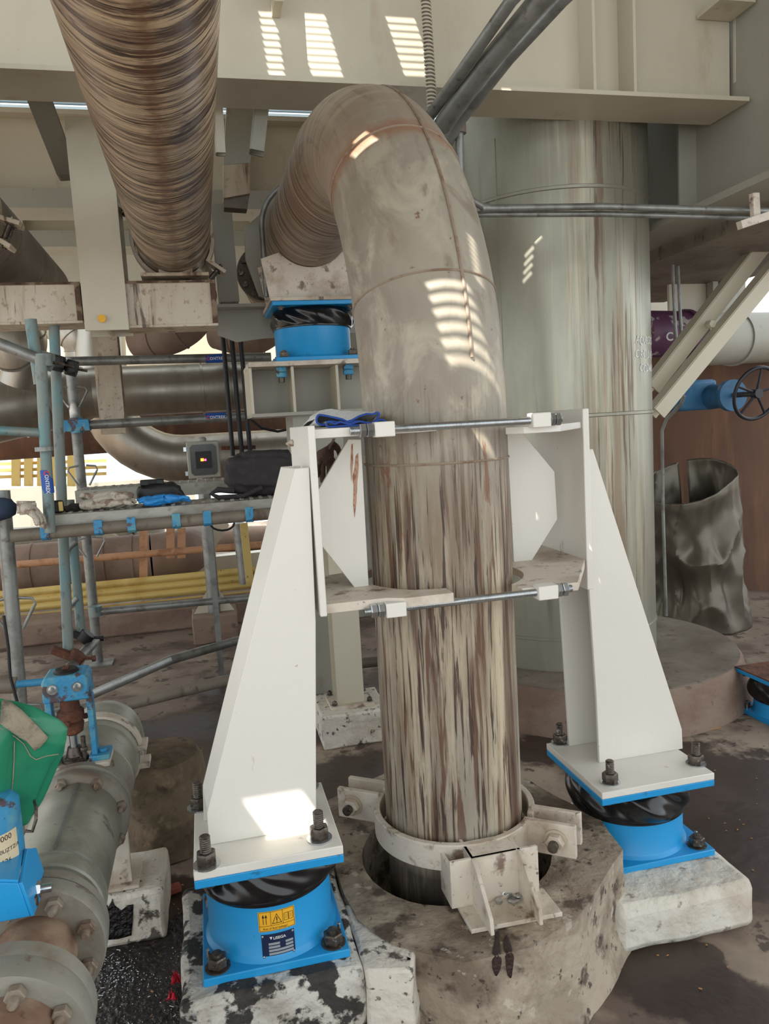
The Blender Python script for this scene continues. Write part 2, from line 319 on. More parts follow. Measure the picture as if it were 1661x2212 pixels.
M['yellow']=mat('yellow_painted_rail',(214,186,112),.5,layers=[((180,140,60),(4,4,4),.5,.66,.6),((90,66,40),(16,16,16),.64,.7,.8)],bump=.1)
M['orange_rail']=mat('faded_orange_rail',(190,142,104),.6,layers=[((140,90,62),(9,9,9),.5,.65,.7)],bump=.1)
M['brown_pipe']=mat('brown_lagged_pipe',(150,128,112),.7,layers=[((116,94,82),(2,2,2),.45,.65,.8)],bump=.1)
M['glove']=mat('soiled_canvas_glove',(206,196,180),.9,layers=[((130,100,80),(18,18,18),.52,.62,.8),((84,58,46),(30,30,30),.60,.68,.8)],bump=.5,bscale=160)
M['brown_glove']=mat('brown_soaked_glove',(92,70,60),.85,layers=[((150,130,116),(20,20,20),.56,.66,.7)],bump=.5,bscale=160)
M['cloth_white']=mat('white_towel',(224,224,220),.95,layers=[((196,192,186),(12,12,12),.5,.7,.6)],bump=.6,bscale=220)
M['cloth_blue']=mat('blue_hem',(36,72,150),.8,bump=.3,bscale=200)
M['nitrile']=mat('blue_nitrile_glove',(40,140,214),.4,bump=.2,bscale=60)
M['green']=mat('green_oilcloth',(34,126,92),.36,layers=[((22,98,74),(7,7,7),.5,.68,.7),((60,150,120),(20,20,20),.66,.74,.4)],bump=.25,bscale=20)
M['canvas']=mat('dirty_canvas_patch',(150,140,120),.8,layers=[((108,98,84),(16,16,16),.5,.64,.8)],bump=.4,bscale=120)
M['sleeve']=mat('dark_blue_workwear',(46,62,84),.9,bump=.3,bscale=150)
M['skin']=mat('skin',(178,128,100),.55)
M['label_yellow']=mat('yellow_warning_label',(238,178,40),.5)
M['label_navy']=mat('navy_type_plate',(22,38,70),.4)
M['label_blue']=mat('blue_tube_sticker',(30,84,170),.5)
M['label_paper']=mat('stained_paper_label',(214,196,162),.7,layers=[((90,50,40),(25,25,12),.62,.66,.9)])
M['ink']=mat('black_ink',(20,18,18),.6)
M['ink_white']=mat('white_marking',(226,226,222),.6)
M['ink_red']=mat('red_marking',(214,60,52),.6)
M['ink_grey']=mat('grey_marking',(150,156,160),.5)
M['skylight']=mat('pale_corrugated_skylight',(196,208,214),.4,layers=[((150,160,165),(.4,.4,30),.45,.6,.6)])
M['sun_mask']=mat('sun_mask_sheet',(130,124,114),.7)  # for the added sheet overhead that masks the sun
M['glassbox']=mat('dim_box_window',(70,72,66),.25,layers=[((52,52,50),(6,6,6),.4,.6,.8)])
M['glow_o']=mat('orange_display_digit',(255,120,20),.4,emit=((255,120,20),6))
M['glow_p']=mat('magenta_display_digit',(230,60,120),.4,emit=((230,60,120),3))
M['purple']=mat('worn_purple_paint',(96,54,84),.5,layers=[((170,164,158),(7,7,7),.56,.59,.95)],bump=.1)
M['teal_blue']=mat('dusty_blue_paint',(54,110,150),.5,layers=[((40,70,96),(5,5,5),.5,.65,.7)],bump=.1)
M['wheel']=mat('black_handwheel',(34,36,44),.4)
M['red_bit']=mat('red_scrap',(190,30,50),.5)
M['wood']=mat('splintered_wood',(176,130,84),.8)
M['brick']=mat('red_brick_scrap',(150,80,66),.9,bump=.4)
M['wood_pale']=mat('pale_wood_flake',(190,170,140),.8)
M['yellow_pencil']=mat('yellow_tape_strip',(226,176,60),.6)
M['paper']=mat('crumpled_white_paper',(224,226,230),.8)

PA,PD=.765,2.49      # main pipe axis in grid units
PR=.24
# ---------------------------------------------------------------- the setting: floor, and an added overhead sun mask
fm=MB(); fm.gbox(-16,16,-6,16,-.12,0); 
fz=struct('floor',fm,M['floor']); fo=V(fz.location)
for x,y,r in((1560,1700,.62),(1300,1640,.30),(1640,1850,.40),(1450,2110,.20),(1600,2190,.20),(1530,2060,.05),(380,1620,.62),(760,1690,.45),(560,1480,.45),(1180,1620,.25),(330,1980,.32)):
    stain_at(M['floor'],Z(x,y,0)-fo,r,(56,42,37),.92)

# roof: unseen sheet added to block the sun, holes cut to throw light patches
def shadow_on(P,zr): return P+SUN*((zr-P.z)/SUN.z)
ZR=6.2
import bmesh
holes=[]
def hole(P,wa,wd,off=(0,0)):
    q=shadow_on(P,ZR); holes.append([V((q.x,q.y,ZR))+GR*(sx*wa/2)+GU*(sy*wd/2) for sx,sy in((-1,-1),(1,-1),(1,1),(-1,1))])
random.seed(4)
# rows of slots placed for the slatted light patches ----
def slots(px0,py0,px1,py1,n,wpx,fn,thick=.017):
    for i in range(n):
        t=i/(n-1); x=px0+(px1-px0)*t; y=py0+(py1-py0)*t
        P=fn(x,y); Q=fn(x+wpx/2,y); hole(P,2*abs(ga(Q)-ga(P)),thick)
def web(x,y): return G(x,y,4.02)
def pipe_front(x,y):
    P=G(x,y,PD-.22); return P
slots(580,38,600,165,9,34,web,.014); slots(672,42,708,165,9,66,web,.016); slots(868,50,905,165,8,62,web,.016)
slots(955,575,1018,790,11,92,pipe_front,.021)
slots(1042,600,1072,740,8,10,lambda x,y:G(x,y,2.46),.018)
slots(1128,475,1122,525,4,24,lambda x,y:G(x,y,4.2),.016); slots(1152,468,1150,518,4,18,lambda x,y:G(x,y,4.2),.016)
hole(G(620,1765,2.17),.17,.10); hole(G(640,1830,2.16),.13,.06); hole(G(590,1790,2.16),.08,.08)
hole(G(1176,1035,2.62),.05,.018); hole(G(1186,1062,2.62),.04,.012); hole(G(1158,1085,2.62),.08,.012); hole(G(1132,1100,2.62),.03,.02)
hole(G(1400,1760,2.42),.05,.05); hole(G(1410,1860,2.35),.05,.10); hole(G(1462,1940,2.20),.085,.12); hole(Z(1490,2035,0),.10,.12)
hole(G(1175,905,2.2),.11,.03); hole(G(1040,960,2.27),.06,.03)
hole(G(1160,1400,4.2),.10,.05); hole(G(1150,1370,4.2),.06,.03)
hole(Z(60,1440,0),.5,.12); hole(Z(470,1400,0),.12,.1); hole(G(490,790,6.55),.15,.05); hole(G(225,780,6.55),.3,.05); hole(G(1010,1000,2.27),.05,.14)
hole(G(230,905,6.55),.5,.05); hole(Z(130,1440,0),.35,.25); hole(G(500,480,6.9),.1,.4)
bm=bmesh.new(); es=[]
def loop(pts):
    vs=[bm.verts.new(p) for p in pts]
    for i in range(len(vs)): es.append(bm.edges.new((vs[i],vs[(i+1)%len(vs)])))
loop([W(-6,-5,ZR),W(6,-5,ZR),W(6,8,ZR),W(-6,8,ZR)])
# drop holes overlapping an earlier one (in grid space)
keep=[]
for h in holes:
    b=(min(ga(p) for p in h),max(ga(p) for p in h),min(gd(p) for p in h),max(gd(p) for p in h))
    if any(b[0]<k[1]+.002 and k[0]<b[1]+.002 and b[2]<k[3]+.002 and k[2]<b[3]+.002 for k in keep): continue
    keep.append(b); loop(h)
bmesh.ops.triangle_fill(bm,use_beauty=True,use_dissolve=False,edges=es)
me=bpy.data.meshes.new('ceiling_sun_mask'); bm.to_mesh(me); bm.free(); me.materials.append(M['sun_mask'])
ro=bpy.data.objects.new('ceiling_sun_mask',me); COL.objects.link(ro); ro['kind']='structure'

# ---------------------------------------------------------------- main riser pipe with elbow
u14=V((-math.sin(R_(14)),math.cos(R_(14)),0))
base=W(PA,PD,0); path=[base+K*z for z in(.06,.5,1,1.5,1.9)]
for i in range(1,25):
    a=PI/2*i/24; path.append(base+K*(1.9+1.15*math.sin(a))+u14*(1.15*(1-math.cos(a))))
for s in(.4,1,2,3): path.append(base+K*3.05+u14*(1.15+s))
rp=thing('riser_pipe','large rust-streaked steel pipe rising from concrete plinth and bending back overhead','pipe',base)
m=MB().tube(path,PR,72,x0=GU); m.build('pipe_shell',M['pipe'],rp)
def weldring(P,t,r,rr=.006):
    x,y=frame(t); c=[P+x*(math.cos(2*PI*i/64)*r)+y*(math.sin(2*PI*i/64)*r) for i in range(64)]
    return MB().tube(c,rr,6,closed=True)
M['weld']=mat('weld_bead',(150,134,116),.6,layers=[((120,84,62),(30,30,30),.5,.66,.7)],bump=.3)
for vz,c in((1.72,None),):
    weldring(base+K*vz,K,PR+.001,.004).build('weld_seam',M['weld'],rp)
def elb(a): return base+K*(1.9+1.15*math.sin(a))+u14*(1.15*(1-math.cos(a))), (K*math.cos(a)+u14*math.sin(a))
for a in(.30,.75,1.52):
    P,t=elb(a); weldring(P,t,PR+.0005,.004).build('weld_seam',M['weld'],rp)
sp=[]     # longitudinal seam along the outer side of the bend
for i in range(30):
    a=.1+i/29*1.5; P,t=elb(a); x=GR-t*GR.dot(t); x.normalize(); y=t.cross(x)
    o=-(t.cross(GR).normalized()); o=o if o.dot(K+u14*-1)>0 else -o
    sp.append(P+(o*math.cos(.25)+x*math.sin(.25))*(PR+.0015))
MB().tube(sp,.006,6).build('weld_seam',M['weld'],rp)
# ---------------------------------------------------------------- overhead tar-streaked pipe, running away along the grid
def glpipe(x0,y0,x1,y1,D): # left/right silhouettes at depth D -> a, r
    return
pB=G(376,470,4.4); aB=ga(pB)
tp=thing('overhead_pipe','large tar-streaked pipe hanging overhead, running away from the viewer at upper left','pipe',W(-.46,0,2.9))
RB=.215; cz=G(375,560,4.7).z+.03
bA=ga(G(374,540,4.75)); bz=G(374,596,4.8).z+RB+.0
MB().tube([W(bA,d,bz) for d in(.2,1,1.6,2.2,2.8,3.4,4,4.6,5.2,6.2)],RB,64,x0=K).build('pipe_shell',M['pipe_stained'],tp)
def split_clamp(a,z,r,d,w,label,root_name='pipe_clamp',ears=(0,),dark=False):
    t=thing(root_name,label,'pipe clamp',W(a,d,z))
    mm=M['dim_steel'] if dark else M['cream_rust']
    for q in(0,1):
        m=MB(); a0=ears[0]+q*PI+.13; pts=[];
        inner=[];outer=[]
        for i in range(25):
            an=a0+(PI-.26)*i/24; e=GR*math.cos(an)+K*math.sin(an)
            inner.append(W(a,d-w/2,z)+e*(r+.004)); outer.append(W(a,d-w/2,z)+e*(r+.026))
        m.prism(inner+outer[::-1],GU*w)
        for an,s in((a0,-1),(a0+PI-.26,1)):
            e=GR*math.cos(an)+K*math.sin(an); tg=(-GR*math.sin(an)+K*math.cos(an))
            m.boxv(W(a,d,z)+e*(r+.075)+tg*s*-.011,e*.06,GU*(w/2),tg*.011)
        m.build('clamp_half',mm,t,bevel=.003)
    for an in(ears[0],ears[0]+PI):
        e=GR*math.cos(an)+K*math.sin(an); tg=(-GR*math.sin(an)+K*math.cos(an))
        for dd in(-w*.28,w*.28):
            c=W(a,d+dd,z)+e*(r+.085)
            m=MB().lathe([(.011,-.075),(.011,.075)],c,tg,12); m.hexn(c+tg*.035,tg,.022,.022); m.hexn(c-tg*.057,tg,.022,.022)
            m.build('bolt',M['bolt'],t)
    return t
split_clamp(bA,bz,RB,4.86,.12,'rusty split clamp gripping the tar-streaked overhead pipe',ears=(-.75,))
# its shoe on the box beam
zb=G(370,606,4.8).z
sh=MB(); sh.gbox(bA-.19,bA+.19,4.66,5.0,zb,zb+.02); sh.gbox(bA-.09,bA+.1,4.70,4.72,zb+.02,zb+.15);sh.gbox(bA-.09,bA-.075,4.7,4.95,zb+.02,bz-RB);sh.gbox(bA+.085,bA+.1,4.7,4.95,zb+.02,bz-RB); sh.gbox(bA-.09,bA+.1,4.7,4.95,zb+.14,zb+.16)
tag(sh.build('pipe_shoe',M['cream_rust'],bevel=.003),'rusty cream pipe shoe under the tar-streaked overhead pipe','pipe shoe')

# left-edge pipe
cL=G(40,500,4.3); lz=G(60,610,4.8).z+.25; la=ga(G(20,540,4.8))-.16
lp=thing('overhead_pipe','dark grey pipe cut off by the left edge above the rusty box beam','pipe',W(la,4.8,lz))
MB().tube([W(la,d,lz) for d in(1.2,2.2,3.2,4,4.8,5.6,6.4)],.24,48,x0=K).build('pipe_shell',M['dim_steel'],lp)
split_clamp(la,lz,.24,4.15,.12,'cream split clamp on the dark pipe at the left edge',ears=(-.45,))

# ---------------------------------------------------------------- steel frame overhead
def ibeam_x(a0,a1,d,zbot,ztop,fw,name,label,m,cat='beam',tf=.022,tw=.014,stiff=(),parts=True):
    t=thing(name,label,cat,W((a0+a1)/2,d,zbot))
    MB().gbox(a0,a1,d-tw/2,d+tw/2,zbot+tf,ztop).build('web',m,t)
    MB().gbox(a0,a1,d-fw/2,d+fw/2,zbot,zbot+tf).build('flange',m,t)
    for s in stiff: MB().gbox(s-.008,s+.008,d-fw/2+.01,d+fw/2-.01,zbot+tf,ztop).build('stiffener',m,t)
    return t
gd0=ibeam_x(-4.5,3.1,4.02,3.50,5.2,.34,'girder','long cream plate girder crossing the top of the picture','',M['cream']) if 0 else ibeam_x(-4.5,3.08,4.02,3.50,5.3,.34,'girder','long cream plate girder crossing the top with light slots on its web',M['cream'],stiff=(ga(G(1275,100,3.9)),ga(G(1362,100,3.9)),-1.9))
x1=ga(G(600,0,3.9)); MB().gbox(x1-.02,x1+.02,3.86,4.01,3.86,5.2).build('stiffener',M['cream'],gd0)
# bolted end plate
ea=ga(G(1618,100,4.0)); MB().gbox(ea-.1,ea+.02,3.985,4.01,G(1600,180,4).z,5.2).build('splice_plate',M['cream'],gd0,bevel=.003)
for i,py in enumerate((45,75,105,132,160)): 
    c=G(1606,py,3.985); MB().hexn(c,-GU,.022,.022).lathe([(.03,0),(.03,.006)],c,-GU,16).build('bolt',M['cream'],gd0)
MB().gbox(ga(G(1530,20,3.9)),3.08,3.8,4.0,G(1550,22,3.9).z,G(1550,22,3.9).z+.02).build('gusset',M['cream'],gd0)
# perpendicular girder on the right
t=thing('girder','deep grey plate girder at right running away behind the stainless tank','beam',W(3.1,5,3.0))
MB().gbox(3.10,3.12,2.4,9,3.03,5.3).build('web',M['grey_steel'],t)
MB().gbox(2.93,3.27,2.4,9,2.99,3.03).build('flange',M['grey_steel'],t)
for dd in(4.35,5.6): MB().gbox(2.98,3.1,dd,dd+.015,3.03,5.3).build('stiffener',M['grey_steel'],t)
# far girders behind
for (py0,py1,D,zt,lab,a0,a1) in ((415,450,7.2,245,'far cream plate girder behind the overhead pipes, upper of two',-6,2.85),(508,532,8.6,455,'far cream plate girder seen low between the overhead pipes, lower of two',-7,2.85)):
    zb_=G(300,py1,D).z; zt_=G(300,zt,D).z
    t=thing('girder',lab,'beam',W(-1,D,zb_))
    MB().gbox(a0,a1,D+.2,D+.215,zb_+.02,zt_).build('web',M['cream'],t)
    MB().gbox(a0,a1,D,D+.4,zb_,zb_+.16).build('flange',M['grey_steel'],t)
    MB().gbox(a0,a1,D+.06,D+.35,zt_,zt_+.04).build('flange',M['cream'],t)
    for k in range(7):
        aa=a0+.8+k*1.15; MB().gbox(aa,aa+.02,D+.05,D+.2,zb_+.16,zt_).build('stiffener',M['cream'],t)
# corrugated skylight far behind
sk=MB(); D=9.2; z0=G(300,262,D).z-.3; 
def skf(u,v): return W(-8+14*u,D+.0,z0+1.9*v)+GU*(.035*math.sin(v*2*PI*26))
sk.grid(skf,8,260); tag(sk.build('trim_skylight',M['skylight'],solid=.006),kind='structure')
wb=MB(); wb.gbox(-7,2.9,10.3,10.36,G(300,925,10.3).z,G(300,300,10.3).z); struct('wall_back',wb,M['cream'])
wb=MB(); wb.gbox(ga(G(1380,700,7.6)),ga(G(1602,700,7.6)),7.6,7.65,2.55,3.6); struct('wall_right',wb,M['cream'])
# white H column
def vcol(px0,px1,pyt,pyb,D,name,label,m,depth=.28,top=None,flip=False,z0=None,z1=None,tf=.018):
    P0=G(px0,(pyt+pyb)/2,D);P1=G(px1,(pyt+pyb)/2,D); a0,a1=ga(P0),ga(P1)
    zb_=G((px0+px1)/2,pyb,D).z if z0 is None else z0; zt_=G((px0+px1)/2,pyt,D).z if z1 is None else z1
    t=thing(name,label,'column',W((a0+a1)/2,D,zb_))
    MB().gbox(a0,a1,D,D+tf,zb_,zt_).build('flange',m,t,bevel=.002); MB().gbox(a0,a1,D+depth-tf,D+depth,zb_,zt_).build('flange',m,t)
    MB().gbox((a0+a1)/2-.008,(a0+a1)/2+.008,D+tf,D+depth-tf,zb_,zt_).build('web',m,t)
    return t
wc=vcol(160,257,236,714,4.62,'hanging_column','white H-column hanging between the two rusty box beams at left','%s' and M['cream'],depth=.3,z1=3.6)
c=G(220,688,4.6); MB().lathe([(.022,0),(.022,.004)],c,-GU,20).build('paint_spot',M['label_yellow'],wc)
vcol(207,262,715,938,6.9,'hanging_column','short rust-edged column end hanging behind the upper scaffold rail',M['cream_rust'],depth=.2,z1=2.9)
# box beams with pipe shoes
def gboxpx(px0,py0,px1,py1,D,depth,name,label,m,cat,bevel=.003):
    a0=ga(G(px0,(py0+py1)/2,D));a1=ga(G(px1,(py0+py1)/2,D)); z1=G((px0+px1)/2,py0,D).z; z0=G((px0+px1)/2,py1,D).z
    return a0,a1,z0,z1
def cross_beam(px0,py0,px1,py1,D,label,m,a_ext=None):
    a0,a1,z0,z1=gboxpx(px0,py0,px1,py1,D,0,'','',m,'')
    if a_ext is not None: a0=a_ext
    t=thing('box_beam',label,'beam',W((a0+a1)/2,D,z0))
    MB().gbox(a0,a1,D,D+.26,z1-.015,z1).build('flange',m,t,bevel=.002); MB().gbox(a0,a1,D,D+.26,z0,z0+.015).build('flange',m,t,bevel=.002)
    MB().gbox(a0+.01,a1-.01,D+.008,D+.02,z0+.015,z1-.015).build('web',m,t)
    MB().gbox(a1-.03,a1,D-.003,D+.24,z0+.015,z1-.015).build('end_plate',M['rust_dark'],t)
    MB().gbox(a0,a1,D-.002,D+.01,z1-.013,z1+.001).build('rust_lip',M['rust_dark'],t)
    return t
cross_beam(0,610,176,700,4.66,'rusty cream box beam at the left edge, left of the white column',M['cream_rust'],a_ext=-2.6)
cross_beam(266,606,468,706,4.66,'rusty cream box beam under the tar-streaked pipe, right of the white column',M['cream_rust'])
# haunched bracket beam to the right of it
z1=G(520,656,5.0).z; z0=G(520,722,5.0).z; a0=ga(G(470,690,5.0)); a1=ga(G(800,690,5.0))
t=thing('bracket_beam','grey haunched bracket beam running behind the upper blue damper','beam',W(a0,5,z0))
MB().prism([W(a0,5.25,z0+.03),W(a0+.12,5.25,z0-.02),W(a0+.3,5.25,z0+.0),W(a1,5.25,z0+.02),W(a1,5.25,z1),W(a0,5.25,z1)],GU*.02).build('web',M['grey_steel'],t)
MB().gbox(a0,a1,5.12,5.4,z1-.0,z1+.02).build('flange',M['grey_steel'],t)
# diagonal braces
def brace(p,q,wd,name,label,m,th=.12):
    t=thing(name,label,'brace',V(q)); d=(V(q)-V(p)); x=(GU.cross(d)).normalized()
    MB().boxv((V(p)+V(q))/2,d/2,x*(wd/2),GU*.007).build('flange_plate',m,t)
    MB().boxv((V(p)+V(q))/2+x*(wd/2)+GU*(th/2),d/2,x*.006,GU*(th/2)).build('web',m,t)
    MB().boxv((V(p)+V(q))/2+GU*th,d/2,x*(wd/2),GU*.007).build('flange_plate',m,t)
    return t
brace(G(80,200,4.3),G(146,375,5.0),.11,'diagonal_brace','short cream diagonal brace above the left end of the white column',M['grey_steel'])
brace(G(232,205,4.6),G(268,430,5.0),.08,'diagonal_brace','narrow diagonal brace between the white column and the tar-streaked pipe',M['dim_steel'])
# hanger box
z1=3.7
def taper(px,py,D): return G(px,py,D)
t=thing('hanger_bracket','grey channel hanger dropping from the girder beside the elbow','bracket',G(520,455,5.0))
MB().prism([G(490,215,4.9),G(562,215,4.9),G(541,352,4.9),G(482,356,4.9)],GU*.16).build('channel',M['grey_steel'],t,bevel=.003)
MB().prism([G(482,356,4.9),G(541,352,4.9),G(540,418,4.9),G(483,428,4.9)],GU*.13).build('shoe_block',M['cream_rust'],t,bevel=.003)
MB().prism([G(484,422,4.93),G(538,420,4.93),G(534,452,4.93),G(484,448,4.93)],GU*.1).build('foot',M['dim_steel'],t,bevel=.003)
brace(G(470,205,4.3),G(478,330,4.3),.045,'diagonal_brace','thin steel hanger strip beside the tar-streaked pipe',M['cream'],.05)
brace(G(570,200,4.3),G(556,325,4.3),.07,'diagonal_brace','stub brace at the right of the grey channel hanger',M['grey_steel'],.08)
brace(G(478,440,5.4),G(496,652,5.4),.13,'steel_strut','grey post standing on the bracket beam left of the flanged joint',M['grey_steel'],.1)
# flanged pipe behind elbow, left
fa,fz=ga(G(570,590,5.6)),G(570,592,5.6).z
vcol(738,838,700,1500,7.2,'grey_column','plain grey column in the background between the left bracket and the riser pipe',M['grey_steel'],depth=.3,z0=0,z1=3.2)
t=thing('flanged_joint','dark bolted pipe flange behind the riser clamp saddle','flange',W(fa,5.6,fz))
MB().lathe([(.19,-.04),(.19,.0),(.13,.0),(.13,.4)],W(fa,5.6,fz),GU,40).build('flange_disc',M['dim_steel'],t)
for i in range(12):
    an=2*PI*i/12; c=W(fa,5.56,fz)+(GR*math.cos(an)+K*math.sin(an))*.16
    MB().hexn(c,-GU,.022,.03).build('bolt',M['bolt'],t)
m=MB().prism([G(528,490,5.2),G(590,440,5.2),G(590,650,5.2),G(560,640,5.2),G(530,560,5.2)],GU*.03); tag(m.build('gusset_plate',M['grey_steel'],bevel=.003),'chamfered cream gusset plate left of the riser pipe','plate')
# U-bolt round the horizontal run of the riser pipe + saddle
Pd=4.85; s=(Pd-PD)/math.cos(R_(1)); ctr=base+K*3.05+u14*(Pd-PD)
ctr=V((ctr.x,ctr.y,3.05)); zpl=G(665,655,Pd-.15).z
ub=[ctr-GU*.1+GR*(-(PR+.035))+K*(zpl+.05-3.05)]+[ctr-GU*.1+(GR*math.cos(an)+K*math.sin(an))*(PR+.035) for an in[PI-PI*i/24 for i in range(25)]]+[ctr-GU*.1+GR*(PR+.035)+K*(zpl+.05-3.05)]
ubo=MB().tube(ub,.016,12).build('u_bolt',M['galv']); tag(ubo,'thick round U-bolt over the horizontal run of the riser pipe','u-bolt')
e0=ctr-GU*.16; ac=ga(ctr)
t=thing('pipe_saddle','rusty white pipe saddle standing on the upper blue damper','saddle',W(ac,Pd,zpl))
pts=[W(ac-.26,Pd-.16,zpl+.02),W(ac-.30,Pd-.16,zpl+.26)]+[V((0,0,0))+W(ac,Pd-.16,3.05)+(GR*math.cos(an)+K*math.sin(an))*(PR+.003) for an in[-2.45+ (2.45-.69)*i/14 for i in range(15)]]+[W(ac+.30,Pd-.16,zpl+.26),W(ac+.26,Pd-.16,zpl+.02)]
MB().prism(pts,GU*.02).build('saddle_plate',M['white_dirty'],t,bevel=.002); MB().prism([p+GU*.25 for p in pts],GU*.02).build('saddle_plate',M['white_dirty'],t,bevel=.002)
MB().gbox(ac-.26,ac+.26,Pd-.2,Pd+.2,zpl,zpl+.02).build('foot_plate',M['white_dirty'],t)
M['_']=None
# ---------------------------------------------------------------- viscous dampers
def stud(parent,P,h=.075,r=.0135,nut=.026,paint=True):
    pr=[]; n=14
    for i in range(n): pr+=[(r*.9,.0+h*i/n),(r,h*(i+.5)/n)]
    pr+=[(r*.8,h)]
    s=MB().lathe(pr,P,K,14,sharp=False).build('stud_bolt',M['bolt'],parent)
    MB().lathe([(nut*1.28,0),(nut*1.28,.005)],P,K,20).build('washer',M['zinc'],s)
    MB().hexn(P+K*.005,K,nut,nut*1.15).build('nut',M['bolt'],s)
    return s
def damper(a,d,z,sz,H,label,wr=.165,yaw=0,boot_f=.43,studs=True,rough=False):
    """sz = plate side, H = total height base bottom to flange top"""
    t=thing('viscous_damper',label,'damper',W(a,d,z),'blue viscous pipe dampers')
    c=W(a,d,z); h=sz/2; th=.025; X=GR*math.cos(yaw)+GU*math.sin(yaw); Y=-GR*math.sin(yaw)+GU*math.cos(yaw)
    bl=M['blue']
    MB().boxv(c+K*th/2,X*h,Y*h,K*(th/2)).build('base_plate',bl,t,bevel=.003)
    r=sz*.45; zt=H-th; zb=th+(zt-th)*(1-boot_f)
    MB().lathe([(r+.012,th),(r+.004,th+.010),(r,th+.016),(r,zb)],c,K,72,x0=GU).build('housing',bl,t)
    k=random.random()*9
    m=MB()
    def bf(u,v):
        an=u*2*PI; e=X*math.cos(an)+Y*math.sin(an)
        bul=math.sin(PI*v)**.7
        w_=noise.noise(V((math.cos(an+v*.5)*1.7+k,math.sin(an+v*.5)*1.7,v*.8)))*.034+noise.noise(V((math.cos(an+v*.7)*3.4+k,math.sin(an+v*.7)*3.4,v*1.0)))*.016
        rr=r+.006+.020*bul+w_*bul - (.010*v)
        return c+K*(zb-.008+(zt-zb+.008)*v)+e*rr
    m.grid(bf,128,20,wrapu=True); m.build('rubber_boot',M['rubber'],t,sub=1)
    MB().lathe([(r+.010,0),(r+.012,.004),(r+.010,.014)],c+K*(zb-.010),K,72).build('boot_band',M['rubber'],t)
    MB().boxv(c+K*(H-th/2),X*h,Y*h,K*(th/2)).build('flange_plate',bl,t,bevel=.003)
    q=h*.80
    for sx,sy in((-1,-1),(1,-1),(1,1),(-1,1)):
        P=c+X*sx*q+Y*sy*q+K*th
        s=MB().hexn(P+K*.004,K,.029,.03).lathe([(.036,0),(.036,.004)],P,K,20).lathe([(.014,.03),(.014,.04),(.0,.043)],P+K*.004,K,14).build('anchor_bolt',M['bolt'],t)
        P2=P+X*sx*.012-Y*.04*sy+X*.03*sx
        if studs: MB().lathe([(.006,0),(.006,.026),(.004,.028)],P+X*sx*h*.12-Y*.045*sy*-1*-1,K,10).build('pin',M['zinc'],t)
        # stud end seen under the upper flange
        Pu=c+X*sx*q+Y*sy*q+K*(H-th)
        MB().lathe([(.014,-.02),(.014,0)],Pu,K,12).hexn(Pu-K*.012,K,.02,.01).build('bolt',M['bolt'],t)
    return t,c,r,X,Y
LA,LD=.089,2.253; RA,RDp=1.519,2.615
dL,cL_,rL,XL,YL=damper(LA,LD,.33,.414,.315,'blue damper with warning labels under the left white bracket',boot_f=.33)
dR,cR_,rR,XR,YR=damper(RA,RDp,.17,.46,.30,'blue damper under the right white bracket')
ua0=ga(G(575,780,4.8)); ua1=ac*2-ua0
hU=zpl-G(665,782,4.7).z
dU,cU_,rU,_,_=damper(ac,Pd,zpl-hU,.52,hU,'blue damper raised overhead under the riser pipe saddle',studs=False,boot_f=.36)
MB().gbox(ac-.27,ac+.27,Pd-.27,Pd+.27,zpl,zpl+.018).build('cap_plate',M['cream_rust'],dU)
# labels on left damper : yellow warning sticker + navy type plate
def onc(px,py,c,r):
    """angle/height on the housing for a photo point (ray-cylinder hit)"""
    d=ray(px,py); ox,oy=CP.x-c.x,CP.y-c.y; A_=d.x**2+d.y**2; B_=ox*d.x+oy*d.y; C_=ox*ox+oy*oy-r*r
    t_=(-B_-math.sqrt(max(0,B_*B_-A_*C_)))/A_; P=CP+d*t_; return math.atan2(P.y-c.y,P.x-c.x),P.z
def cylmap(c,r,an0,z0):
    def f(x,y,dr=.0): an=an0+x/r; return V((c.x+math.cos(an)*(r+dr),c.y+math.sin(an)*(r+dr),z0+y))
    return f
def cylrect(mb,f,x0,x1,y0,y1,dr,n=10):
    mb.grid(lambda u,v:f(x0+(x1-x0)*u,y0+(y1-y0)*v,dr),n,1)
an,zz=onc(598,1987,cL_,rL); f=cylmap(cL_,rL,an,zz)
m=MB(); cylrect(m,f,-.052,.052,-.030,.030,.0012); yl=m.build('warning_label',M['label_yellow'],dL)
m=MB()
for(x0,x1,y0,y1) in((-.050,.050,-.0285,-.0275),(-.050,.050,.0275,.0285),(-.050,-.049,-.0285,.0285),(.049,.050,-.0285,.0285),(-.050,.050,-.014,-.013),(-.0175,-.0165,-.013,.028),(.0165,.0175,-.013,.028)): cylrect(m,f,x0,x1,y0,y1,.0018,6)
for xc in(-.038,-.030):
    cylrect(m,f,xc-.0008,xc+.0008,-.008,.012,.0018,1); b=len(m.v); m.v+=[f(xc-.0035,.012,.0018),f(xc+.0035,.012,.0018),f(xc,.022,.0018)]; m.face([b,b+1,b+2])
def tri(m,P,w_):
    for i in range(3):
        p,q=P[i],P[(i+1)%3]; b=len(m.v); cx=sum(k[0] for k in P)/3; cy=sum(k[1] for k in P)/3
        s=.82; m.v+=[f(*p,.0018),f(*q,.0018),f(cx+(q[0]-cx)*s,cy+(q[1]-cy)*s,.0018),f(cx+(p[0]-cx)*s,cy+(p[1]-cy)*s,.0018)]; m.face([b,b+1,b+2,b+3])
tri(m,[(-.014,-.009),(.014,-.009),(0,.021)],.002); cylrect(m,f,-.0012,.0012,-.001,.011,.0018,1); cylrect(m,f,-.0012,.0012,-.006,-.003,.0018,1)
